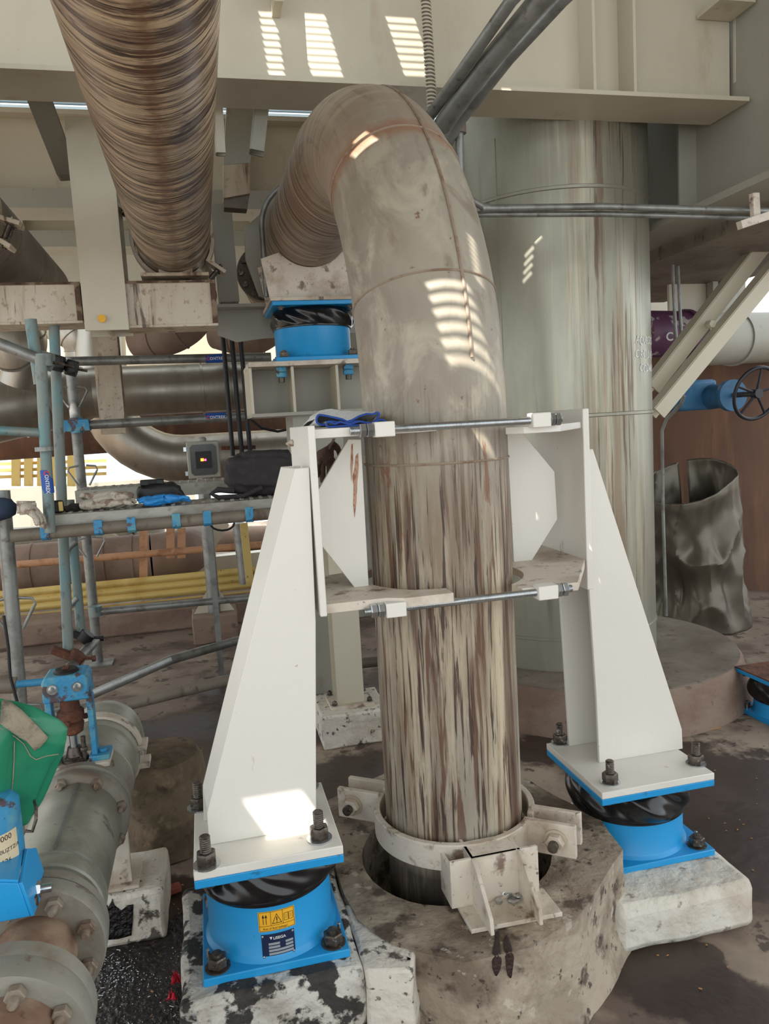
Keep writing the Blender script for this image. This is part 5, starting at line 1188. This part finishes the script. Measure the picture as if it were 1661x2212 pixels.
# valve yoke
t=thing('valve_yoke','chipped blue valve yoke with rusted coupling on top of the floor pipeline','valve',W(-.52,2.8,.735))
ya,yd=-.525,2.80; yz0=.735; yz1=G(150,1505,2.8).z; yz2=G(150,1450,2.8).z
MB().prism([W(ya-.075,yd-.055,yz1),W(ya+.075,yd-.055,yz1),W(ya+.075,yd-.055,yz2-.02),W(ya+.065,yd-.055,yz2),W(ya-.065,yd-.055,yz2),W(ya-.075,yd-.055,yz2-.02)],GU*.12).build('head',M['blue_old'],t,bevel=.006)
for s in(-1,1):
    MB().gbox(ya+s*.068-.010,ya+s*.068+.010,yd-.02,yd+.03,yz0+.012,yz1).build('yoke_leg',M['blue_old'],t,bevel=.003); MB().gbox(ya+s*.085-.035,ya+s*.085+.035,yd-.04,yd+.05,yz0,yz0+.018).build('foot',M['blue_old'],t,bevel=.003)
    MB().lathe([(.018,0),(.018,.004)],W(ya+s*.04,yd-.055,yz1+.05),-GU,18).lathe([(.0,.012),(.012,.010),(.012,0)],W(ya+s*.04,yd-.055,yz1+.05),-GU,14).build('bolt',M['zinc'],t)
    MB().hexn(W(ya+s*.095,yd,yz0+.018),K,.014,.012).build('bolt',M['blue_old'],t)
MB().lathe([(.0,.012),(.035,.012),(.042,.006),(.042,0)],W(ya,yd,yz2),K,32,cap=False).build('cap_disc',M['black'],t); MB().boxv(W(ya,yd,yz2+.016),GR*.010,GU*.014,K*.004).build('indicator',M['rust'],t)
MB().lathe([(.014,0),(.014,yz1-yz0)],W(ya,yd,yz0),K,20).build('stem',M['zinc'],t)
MB().lathe([(.02,0),(.036,.01),(.042,.04),(.036,.045),(.045,.055),(.045,.085),(.034,.095),(.030,.13),(.018,.135)],W(ya,yd,yz0+.095),K,20,sharp=True).build('coupling',M['rust'],t)
for an in(.3,1.7,3.2,4.6): MB().hexn(W(ya,yd,yz0+.15)+GR*math.cos(an)*.04+GU*math.sin(an)*.04,GR*math.cos(an)+GU*math.sin(an),.010,.014).build('coupling_bolt',M['rust'],t)
MB().lathe([(.045,0),(.045,.012),(.03,.02),(.022,.05)],W(ya,yd,yz0),K,24).build('packing_gland',M['bolt'],t); MB().lathe([(.008,0),(.008,.09)],W(ya+.035,yd-.02,yz0),K,10).hexn(W(ya+.035,yd-.02,yz0+.035),K,.013,.015).build('gland_bolt',M['bolt'],t)
MB().gbox(ya-.07,ya+.12,yd-.06,yd+.07,yz0-.018,yz0).build('bonnet_flange',M['white_dirty'],t,bevel=.004)
MB().lathe([(.05,-.02),(.06,-.12)],W(ya,yd,yz0),K,24).build('bonnet_neck',M['white_dirty'],t)
# near actuator : blue bracket, label, green cover
t=thing('valve_bracket','bright blue folded bracket bolted to the near flange at the left edge','bracket',W(-.58,1.95,.70))
zz0,zz1=G(60,1985,1.9).z,G(60,1905,1.9).z
P=lambda x,y,D=1.88:G(x,y,D)
MB().prism([P(-60,1905),P(40,1908),P(66,1980),P(-60,2005)],GU*.012).build('front_plate',M['blue'],t,bevel=.003)
MB().prism([P(40,1908),P(66,1980),P(96,1905,2.06),P(72,1832,2.06),P(52,1834,2.02)],GR*.008).build('side_plate',M['blue'],t,bevel=.002)
MB().prism([P(-60,1903),P(40,1908),P(52,1834,2.04),P(-60,1850,2.04)],K*.008).build('top_plate',M['blue'],t,bevel=.002)
MB().hexn(P(62,1925,1.97),GR,.020,.03).lathe([(.011,.0),(.011,.055)],P(62,1925,1.97),GR,14).build('bolt',M['zinc'],t); MB().hexn(P(62,1950,1.93),GR,.016,.02).build('bolt',M['bolt'],t)
t=thing('valve_actuator','blue round actuator housing with stained paper label at the left edge','actuator',P(0,1900,1.99))
ac_=W(ga(G(-28,1850,2.03)),2.03,0); ah0=G(0,1900,1.96).z; ah1=G(0,1760,1.96).z
MB().lathe([(.085,ah0),(.088,ah0+.02),(.088,ah1),(.07,ah1+.02),(.0,ah1+.03)],ac_,K,48,x0=GU).build('housing',M['blue_old'],t)
an,zz=onc(18,1833,ac_,.088); f=cylmap(ac_,.088,an,zz); m=MB(); cylrect(m,f,-.055,.030,-.040,.042,.0012,12); lb=m.build('paper_label',M['label_paper'],t)
m=MB(); text(m,'0000',lambda x,y:f(x-.028,y+.024,.0018),.020); text(m,'B10UZTZ/A',lambda x,y:f(x-.038,y-.006,.0018),.014); text(m,'00626',lambda x,y:f(x-.040,y-.034,.0018),.018); m.build('label_text',M['ink'],lb)
# green cover : bag lofted through horizontal sections
prof=[(1797,40),(1790,62),(1765,70),(1741,84),(1700,108),(1661,130),(1634,143),(1603,145),(1581,132),(1552,90),(1530,48),(1517,15)]
CD=2.10; xc_=-22
def gc(u,v):
    an=u*2*PI; k=v*(len(prof)-1); j=min(int(k),len(prof)-2); f_=k-j
    y=prof[j][0]+(prof[j+1][0]-prof[j][0])*f_; x=prof[j][1]+(prof[j+1][1]-prof[j][1])*f_
    cc=G(xc_,y,CD); r=ga(G(x,y,CD))-ga(cc); e=GR*math.cos(an)+GU*math.sin(an)*.42-K*(.30*math.sin(an)*min(1,v*2))
    fold=1+ (.10*math.sin(an*4+v*5)+.07*math.sin(an*7-v*6+1)+.10*noise.noise(V((math.cos(an)*2.4,math.sin(an)*2.4,v*4))))*min(1,.25+abs(math.sin(an)))
    zz=cc.z+.016*math.sin(an*3+v*7)*math.sin(PI*v)+.06*noise.noise(V((math.cos(an)*2+5,math.sin(an)*2,v*3)))*math.sin(PI*v)
    return V((cc.x,cc.y,zz))+e*r*fold
cv=MB().grid(gc,120,60,ul=1,vl=.4)
cv.face([len(cv.v)-121+i for i in range(120)])
co=cv.build('green_cover',M['green']); tag(co,'green oilcloth cover bagged over the actuator at the left edge','cover')
bpy.context.view_layer.update()
co2=blob(co,[(2,1519),(12,1518),(24,1522),(45,1538),(75,1563),(104,1590),(98,1600),(88,1610),(76,1618),(68,1608),(58,1597),(40,1588),(20,1576),(2,1565)],'canvas_patch',M['canvas'],.008)
if co2: co2['_w']=tuple(co2['_w']); w0=co2.location.copy(); co2.parent=co; co2.location=w0-co.location
def seam(px,nm):
    P=[onsurf(co,x,y,.002) for x,y in px]; P=[p for p in P if p is not None]
    if len(P)>2: MB().tube(P,.0014,6).build(nm,M['canvas'],co)
seam([(30,1600),(30,1640),(28,1680),(24,1720),(18,1750),(8,1780)],'seam'); seam([(2,1572),(30,1590),(52,1606),(66,1632),(78,1640),(100,1632),(126,1628)],'seam')
pipe('wire_hook',[G(55,1795,1.98),G(70,1796,1.98),G(78,1770,1.98),G(78,1745,2.0),G(74,1730,2.05)],.004,M['bolt'],'bent wire hook below the hem of the green cover','wire')
# round stump plinth and small white block
zc_=.42; P=G(335,1655,3.52)
sb=MB().lathe([(0,0),(.225,0),(.225,.06),(.215,.30),(.215,.38),(.19,.42),(.0,.425)],V((P.x,P.y,0)),K,56,cap=False,sharp=False); o=sb.build('round_plinth',M['conc_mossy']); roughen(o,.015,8,1); tag(o,'brown mossy round concrete stump behind the floor pipeline','plinth')
o=plinth([W(-.58,2.80,0),W(-.27,2.80,0),W(-.27,3.10,0),W(-.58,3.10,0)],0,.20,'concrete_block','white painted concrete block with tar stain beneath the floor pipeline',M['conc_white'],bev=.015); roughen(o,.010,8,4)
blk=o
t=thing('pipe_support','white steel post with foot plate under the floor pipeline','support',W(-.46,2.93,.2))
MB().gbox(-.50,-.385,2.86,2.88,.21,.46).build('post',M['white_dirty'],t,bevel=.002); MB().gbox(-.46,-.44,2.88,3.0,.21,.46).build('post_web',M['white_dirty'],t); MB().gbox(-.54,-.36,2.83,3.02,.2,.212).build('foot_plate',M['white_dirty'],t)
bpy.context.view_layer.update()
o=blob(blk,[(213,1968),(228,1955),(240,1932),(247,1955),(262,1966),(276,1955),(288,1953),(287,1990),(284,2020),(255,2028),(227,2030),(222,2000)],'tar_patch',M['tarfloor'])
if o: tag(o,'jagged shiny tar patch on the front of the small white block','stain')
# tar puddle on the floor with wood flakes (uncountable)
def tp_fn(pts,z=.004):
    mb=MB(); cx=sum(p[0] for p in pts)/len(pts); cy=sum(p[1] for p in pts)/len(pts); R=10; k=len(pts)*6; bb=0
    out=[]
    for i in range(len(pts)):
        for s in range(6):
            p,q=pts[i],pts[(i+1)%len(pts)]; out.append((p[0]+(q[0]-p[0])*s/6,p[1]+(q[1]-p[1])*s/6))
    for r in range(R+1):
        for i,(x,y) in enumerate(out):
            f=r/R; P=Z(cx+(x-cx)*f,cy+(y-cy)*f,0); n_=noise.noise(P*5)*.12*f; P=P+V((P.x-Z(cx,cy,0).x,P.y-Z(cx,cy,0).y,0))*n_
            P.z=z+.012*max(0,noise.noise(P*22))*(1-f**4); mb.v.append(P)
    for r in range(R):
        for j in range(k): mb.face([r*k+j,r*k+(j+1)%k,(r+1)*k+(j+1)%k,(r+1)*k+j],None,True)
    return mb
tag(tp_fn([(150,2500),(185,2100),(215,2030),(300,2025),(360,2000),(395,1960),(440,1870),(450,1800),(500,2000),(520,2300),(480,2500)]).build('tar_puddle',M['tarfloor']),'glossy black tar puddle on the floor left of the tar-blotched plinth','puddle',kind='stuff')
rr=random.Random(7); fl=MB()
for i in range(300):
    x=rr.uniform(165,400); y=rr.uniform(2040,2290)
    if rr.random()<.4: x=rr.gauss(250,25); y=rr.gauss(2100,30)
    P=Z(x,y,.012); an=rr.uniform(0,PI); e=GR*math.cos(an)+GU*math.sin(an); g_=GR*-math.sin(an)+GU*math.cos(an)
    l=rr.uniform(.0006,.0022)*(4 if rr.random()<.1 else 1); fl.boxv(P+K*rr.uniform(0,.004),e*l,g_*rr.uniform(.0005,.0013),K*.0007)
tag(fl.build('wood_flakes',M['paper']) if 'wood_pale' in M else fl.build('wood_flakes',M['paper']),'pale wood flakes scattered over the tar puddle','flakes',kind='stuff')
fl=MB()
for i in range(260):
    x=rr.uniform(300,1650); y=rr.uniform(1560,2200)
    P=Z(x,y,.004); an=rr.uniform(0,PI); e=GR*math.cos(an)+GU*math.sin(an); g_=GR*-math.sin(an)+GU*math.cos(an)
    if not(-1<ga(P)<4): continue
    if .2<ga(P)<1.35 and 1.9<gd(P)<3.1: continue
    fl.boxv(P,e*rr.uniform(.002,.006),g_*rr.uniform(.001,.003),K*.001)
tag(fl.build('floor_litter',M['wood']),'tiny wood chips littering the brown floor','litter',kind='stuff')
P=Z(378,1925,.01); tag(MB().boxv(P+K*.012,GR*.022+GU*.008,GU*.02-GR*.006,K*.012).build('brick_chip',M['brick'],bevel=.003),'small red brick chip on the tar beside the left plinth','chip')
for x,y,l in((381,2122,'upper of two red plastic scraps at the left plinth foot'),(372,2158,'lower larger red plastic scrap at the left plinth foot')):
    P=Z(x,y,.02); o=MB().grid(lambda u,v:P+GR*(u-.5)*.036*(1-.6*v)+GU*(v-.5)*.03+K*(.04*noise.noise(V((u*3,v*3,x)))+.012),8,6).build('plastic_scrap',M['red_bit'],solid=.001); tag(o,l,'scrap')

# ---------------------------------------------------------------- things on the platform
def lump(c,sx,sy,sz,name,label,cat,m,seed=0,amt=.35,sc=3.2,nu=56,nv=30,flat=.15):
    def fn(u,v):
        an=u*2*PI; th=PI*v; e=V((math.cos(an)*math.sin(th),math.sin(an)*math.sin(th),math.cos(th)))
        q=e*sc*.5+V((seed,seed*2.1,0)); r=1+amt*(noise.noise(q*1.3)+.6*abs(noise.noise(q*2.9))+.3*noise.noise(q*6))
        z=max(e.z*r,-flat); return c+GR*(e.x*r*sx)+GU*(e.y*r*sy)+K*((z+flat)*sz)
    o=MB().grid(fn,nu,nv).build(name,m); return tag(o,label,cat)
def fold_glove(c,ang,m,name,label,sc=1.0,seed=0,cuff=None,spread=.35):
    """limp work glove lying down: one skin with palm, five fingers"""
    X=GR*math.cos(ang)+GU*math.sin(ang); Y=-GR*math.sin(ang)+GU*math.cos(ang); rr=random.Random(seed)
    P=[];E=[];Rr=[]
    def add(p,r,par): P.append(p); Rr.append(r); (E.append((par,len(P)-1)) if par is not None else None); return len(P)-1
    z=lambda: rr.uniform(.008,.03)*sc
    a=add(c+K*.02*sc,(.032,.022),None); b=add(c+X*.05*sc+K*.028*sc,(.040,.022),a); k=add(c-X*.06*sc+K*.02*sc,(.034,.016),a)
    for i,(o_,l) in enumerate(((-.035,.06),(-.012,.075),(.012,.072),(.034,.055))):
        r_=add(c+X*.085*sc+Y*o_*sc+K*.022*sc,(.011,.011),b); th=o_*9*spread+rr.uniform(-.3,.3)
        m1=add(P[r_]+(X*math.cos(th)+Y*math.sin(th))*l*.5*sc+K*rr.uniform(-.004,.014)*sc,(.0105,.010),r_); th+=rr.uniform(-.5,.5)
        add(P[m1]+(X*math.cos(th)+Y*math.sin(th))*l*.5*sc-K*.008*sc,(.009,.009),m1)
    t1=add(c+X*.02*sc+Y*.05*sc+K*.018*sc,(.013,.012),a); add(P[t1]+X*.035*sc+Y*.02*sc-K*.003,(.010,.010),t1)
    return skin(P,E,[(x*sc,y*sc) for x,y in Rr],name,m,label,'glove',seed)
def skin(P,E,Rr,name,m,label=None,cat=None,seed=0,root=0,parent=None,wrinkle=.004):
    me=bpy.data.meshes.new(name); o0=V(parent['_w']) if parent else P[0].copy()
    me.from_pydata([p-o0 for p in P],E,[]); o=bpy.data.objects.new(name,me); COL.objects.link(o); 
    if parent: o.parent=parent
    else: o.location=o0
    o['_w']=tuple(o0)
    s=o.modifiers.new('skin','SKIN'); s.use_smooth_shade=True
    for i,v in enumerate(me.skin_vertices[0].data): v.radius=Rr[i]; v.use_root=(i==root)
    o.modifiers.new('sub','SUBSURF').render_levels=2; o.modifiers['sub'].levels=2
    dg=bpy.context.evaluated_depsgraph_get(); m2=bpy.data.meshes.new_from_object(o.evaluated_get(dg)); o.modifiers.clear()
    for v in m2.vertices:
        q=(v.co+o0)*45+V((seed,0,0)); v.co+=V(v.normal)*noise.noise(q)*wrinkle
    m2.materials.clear(); m2.materials.append(m); o.data=m2
    for p in m2.polygons: p.use_smooth=True
    return tag(o,label,cat) if label else o
zt=zp+.002
def onplat(x,y,z=zt): return Z(x,y,z)
def DP(x,D,z=zt): 
    p=G(x,1080,D); return W(ga(p),D,z)
fold_glove(DP(205,4.12),-.1,M['glove'],'work_glove','soiled canvas work glove crumpled on the near plank',1.35,3)
fold_glove(DP(255,4.14,zt+.03),2.6,M['glove'],'work_glove','soiled canvas work glove lying on top of the crumpled one',1.4,5)
fold_glove(DP(338,4.07),.35,M['nitrile'],'rubber_glove','bright blue rubber glove bunched up in front of the black pouch',1.1,8,spread=.6)
fold_glove(DP(365,4.09,zt+.012),2.9,M['nitrile'],'rubber_glove','second bright blue rubber glove tangled under the first at right',1.05,11,spread=.6)
c=DP(345,4.22); t=thing('belt_pouch','black belt pouch with plastic buckle behind the blue rubber gloves','pouch',c)
def fnp(u,v):
    an=u*2*PI; th=PI*v; e=V((math.cos(an)*math.sin(th),math.sin(an)*math.sin(th),math.cos(th))); s=lambda x,p:math.copysign(abs(x)**p,x)
    return c+GR*s(e.x,.7)*.115+GU*s(e.y,.8)*.05+K*(max(s(e.z,.6),-.9)*.055+.055)*(1+.12*noise.noise(e*2.2))
MB().grid(fnp,40,24).build('pouch_body',M['dark_pad'] if 0 else M['black'],t)
MB().boxv(c+K*.115-GR*.03-GU*.01,GR*.06,GU*.014,K*.016).build('buckle',M['black'],t,bevel=.006); MB().boxv(c+K*.118-GR*.03-GU*.027,GR*.02,GU*.004,K*.010).build('buckle_clip',M['dark_pad'],t,bevel=.002)
MB().tube([c+GR*.08+K*.08,c+GR*.11+K*.05-GU*.02,c+GR*.13+K*.012-GU*.03],[.018,.016,.012],10).build('strap',M['black'],t)
c=DP(120,4.08); t=thing('tape_measure','small black and yellow tape measure at the left end of the near plank','tape measure',c)
MB().boxv(c+K*.034,GR*.036,GU*.02,K*.032).build('case',M['black'],t,bevel=.012); MB().boxv(c+K*.036+GR*.024,GR*.010,GU*.0215,K*.024).build('yellow_band',M['yellow'],t,bevel=.003)
lump(DP(160,4.16),.05,.03,.028,'tool_roll','small dark tool bundle between the tape measure and the gloves','tool',M['dark_pad'],5,.5)
# backpack
c=DP(572,4.28); t=thing('backpack','dark grey-brown backpack slumped on the platform beside the left bracket','bag',c)
def bp(u,v):
    an=u*2*PI; th=PI*v; e=V((math.cos(an)*math.sin(th),math.sin(an)*math.sin(th),math.cos(th))); s=lambda x,p:math.copysign(abs(x)**p,x)
    q=e*1.6; r=1+.12*noise.noise(q)+.05*noise.noise(q*3.1)+.02*math.sin(e.z*16+e.x*2)
    return c+GR*s(e.x,.65)*.20*r+GU*s(e.y,.7)*.12*r+K*((max(s(e.z,.7),-.95)*.125)*r+.12)
MB().grid(bp,80,44).build('bag_body',M['dark_pad'],t)
for h in(.10,.16,.20):
    MB().tube([c+GR*(-.20*math.cos(.0)+.02*i)*1.0+K*(h+.02*math.sin(i*.35))-GU*(.105-.02*abs(i-8)/8-.035*(abs(i-8)/8)**4-(h>.18)*.03) for i in range(1,17)],.0045,6).build('zip',M['black'],t)
for s in(1,):
    MB().tube([c-GR*.17+K*.04-GU*.10,c-GR*.25+K*.055-GU*.12,c-GR*.285+K*.035-GU*.12,c-GR*.25+K*.012-GU*.12,c-GR*.12+K*.012-GU*.14,c-GR*.02+K*.05-GU*.13],[.016,.016,.015,.014,.014,.014],10).build('shoulder_strap',M['dark_pad'],t)
# towel on the left clamp head
zT=ztl+.026
c=W(ga(G(752,905,2.35)),2.36,zT)
t=thing('towel','folded white towel with blue hem lying on the left clamp head','towel',c)
def TG(x,y,D): return G(x,y,D)
def resamp(pts,n):
    L=[0]
    for p,q in zip(pts,pts[1:]): L.append(L[-1]+(q-p).length)
    out=[]
    for i in range(n+1):
        s_=L[-1]*i/n; k=0
        while k<len(L)-2 and L[k+1]<s_: k+=1
        out.append(pts[k].lerp(pts[k+1],(s_-L[k])/(L[k+1]-L[k]+1e-9)))
    return out
F1=resamp([TG(x,y,2.24) for x,y in((683,904),(688,896),(698,897),(722,902),(740,906),(750,911),(760,908),(776,899),(792,894),(806,895),(813,891),(820,893))],40)
F2=resamp([TG(x,y,2.24) for x,y in((683,904),(684,912),(692,918),(704,917),(709,910),(722,911),(734,914),(748,914),(770,910),(788,913),(800,915),(812,909),(820,893))],40)
F3=resamp([TG(x,y,2.225) for x,y in((704,918),(707,911),(716,912),(722,917),(734,911),(745,914),(756,917),(776,910),(790,913),(806,915),(818,907),(828,907),(835,913))],40)
F4=resamp([TG(x,y,2.225) for x,y in((704,918),(708,922),(722,922),(745,920),(770,919),(800,917),(820,916),(835,914))],40)
TOP=resamp([TG(x,y,2.33) for x,y in((663,912),(672,899),(690,889),(706,884),(722,885),(740,889),(770,889),(800,891),(812,890),(822,893))],40)
zp_=zT+.003
def sheet(Fr,Mid,back,nm,mm):
    B=[V((p.x,p.y,0))+GU*back for p in Mid]
    def fn(u,v):
        i=min(39,int(u*40)); f_=u*40-i; a=Fr[i].lerp(Fr[i+1],f_); m_=Mid[i].lerp(Mid[i+1],f_); b=B[i].lerp(B[i+1],f_); b.z=zp_+.004
        p=(a.lerp(m_,math.sin(v*PI)) if v<.5 else m_.lerp(b,1-math.cos((v-.5)*PI)))
        return p+K*.002*noise.noise(p*70)
    MB().grid(fn,80,30).build(nm,mm,t,solid=.003)
sheet(F1,TOP,.16,'towel_top_layer',M['cloth_white'])
low=[p+GU*.12 for p in F2]
for p in low: p.z=max(zp_,p.z*.5+zp_*.5)
sheet(F2,low,.10,'towel_lower_layer',M['cloth_white'])
l4=[p+GU*.10 for p in F3]; sheet(F3,l4,.1,'towel_lower_layer',M['cloth_white'])
for F_ in(F1,F2,F3,F4): MB().tube(F_,.0032,8).build('blue_hem',M['cloth_blue'],t)
# gloves of a worker behind the left clamp head
fold_glove(W(ga(G(636,946,2.55)),2.55,G(636,950,2.55).z-.02),1.2,M['glove'],'work_glove','tip of a pale work glove hooked over the left edge of the clamp head',.5,21)
def hangglove(px,py,D,m,label,seed,l=1.0):
    c=G(px,py,D); rr=random.Random(seed); P=[c,c-K*.05*l];E=[(0,1)];Rr=[(.036,.022),(.038,.020)]
    for i,(o_,ln) in enumerate(((-.030,.05),(-.010,.07),(.012,.068),(.032,.05))):
        P.append(c-K*.085*l+GR*o_); E.append((1,len(P)-1)); Rr.append((.011,.011)); P.append(P[-1]-K*ln*l+GR*rr.uniform(-.008,.008)); E.append((len(P)-2,len(P)-1)); Rr.append((.010,.010))
    P.append(c+GR*.045-K*.03); E.append((0,len(P)-1)); Rr.append((.013,.012)); P.append(c+GR*.06-K*.07); E.append((len(P)-2,len(P)-1)); Rr.append((.010,.010))
    return skin(P,E,Rr,'work_glove',m,label,'glove',seed)
hangglove(700,950,2.72,M['brown_glove'],'brown soaked work glove hanging with fingers down behind the left clamp head',4)
fold_glove(W(ga(G(720,1000,2.9)),2.9,G(720,1012,2.9).z),.2,M['glove'],'work_glove','pale work glove showing behind the left gusset beside the backpack',1.0,31)
# worker at the left edge, reaching in; gloved hand rests on the ledger tube
W_={}
def S(a,d,z): return W(a,d,z)
hand=G(62,1108,3.86); wr=G(44,1092,3.92)
ha,hd,hz=ga(hand),gd(hand),hand.z
sh_=S(ha-.62,hd+.30,1.80); el=S(ha-.34,hd+.22,1.52)
pel=S(ha-.85,hd+.30,1.28)
P=[pel,S(ha-.84,hd+.30,1.5),S(ha-.82,hd+.30,1.78),S(ha-.80,hd+.29,1.88),S(ha-.79,hd+.27,1.97),S(ha-.78,hd+.24,2.08),
   sh_,el,wr-GR*.03,  S(ha-1.06,hd+.3,1.80),S(ha-1.12,hd+.22,1.52),S(ha-.98,hd+.05,1.35),
   S(ha-.75,hd+.28,1.15),S(ha-.73,hd+.24,.62),S(ha-.73,hd+.30,.12),S(ha-.72,hd+.18,.05), S(ha-.95,hd+.32,1.15),S(ha-.97,hd+.32,.62),S(ha-.98,hd+.38,.12),S(ha-.98,hd+.26,.05)]
E=[(0,1),(1,2),(2,3),(3,4),(4,5),(2,6),(6,7),(7,8),(2,9),(9,10),(10,11),(0,12),(12,13),(13,14),(14,15),(0,16),(16,17),(17,18),(18,19)]
Rr=[(.15,.11),(.14,.10),(.16,.11),(.065,.065),(.075,.085),(.085,.10),(.09,.085),(.085,.075),(.062,.052),(.075,.07),(.055,.055),(.04,.04),(.09,.09),(.065,.065),(.05,.05),(.05,.04),(.09,.09),(.065,.065),(.05,.05),(.05,.04)]
wk=skin(P,E,Rr,'person',M['sleeve'],'person in dark blue workwear at the left edge, reaching a gloved arm to the platform','person',wrinkle=.008)
# gloved hand (palm, thumb and four curled fingers) as clothing of the person
o0=V(wk['_w'])
P=[wr-GR*.02,wr+GR*.03-K*.004,hand+K*.012];E=[(0,1),(1,2)];Rr=[(.036,.034),(.034,.030),(.040,.026)]
kn=hand+K*.012
for i,(dx,dy,l) in enumerate(((.030,.030,.075),(.040,.008,.088),(.034,-.014,.080),(.018,-.034,.064))):
    a_=kn+GR*dx+GU*dy-K*.012; P.append(a_); E.append((2,len(P)-1)); Rr.append((.013,.013)); b_=a_+GR*.022-K*(l*.45); P.append(b_); E.append((len(P)-2,len(P)-1)); Rr.append((.0125,.0125)); c_=b_-K*(l*.5)-GR*.004; P.append(c_); E.append((len(P)-2,len(P)-1)); Rr.append((.0115,.0115))
P.append(wr+GR*.035-GU*.035-K*.02); E.append((1,len(P)-1)); Rr.append((.016,.015)); P.append(P[-1]+GR*.03-K*.035-GU*.012); E.append((len(P)-2,len(P)-1)); Rr.append((.013,.013)); P.append(P[-1]+GR*.008-K*.035); E.append((len(P)-2,len(P)-1)); Rr.append((.0115,.0115))
skin(P,E,Rr,'glove',M['glove'],root=1,parent=wk,wrinkle=.003)
hm=MB().lathe([(.0,.10),(.08,.085),(.12,.03),(.125,-.02),(.15,-.025)],S(ha-.78,hd+.25,2.12),K,32,cap=False); hm.build('helmet',M['white'],wk,solid=.004)
for o in bpy.data.objects:
    for k_ in('_w','_press'):
        if k_ in o.keys(): del o[k_]
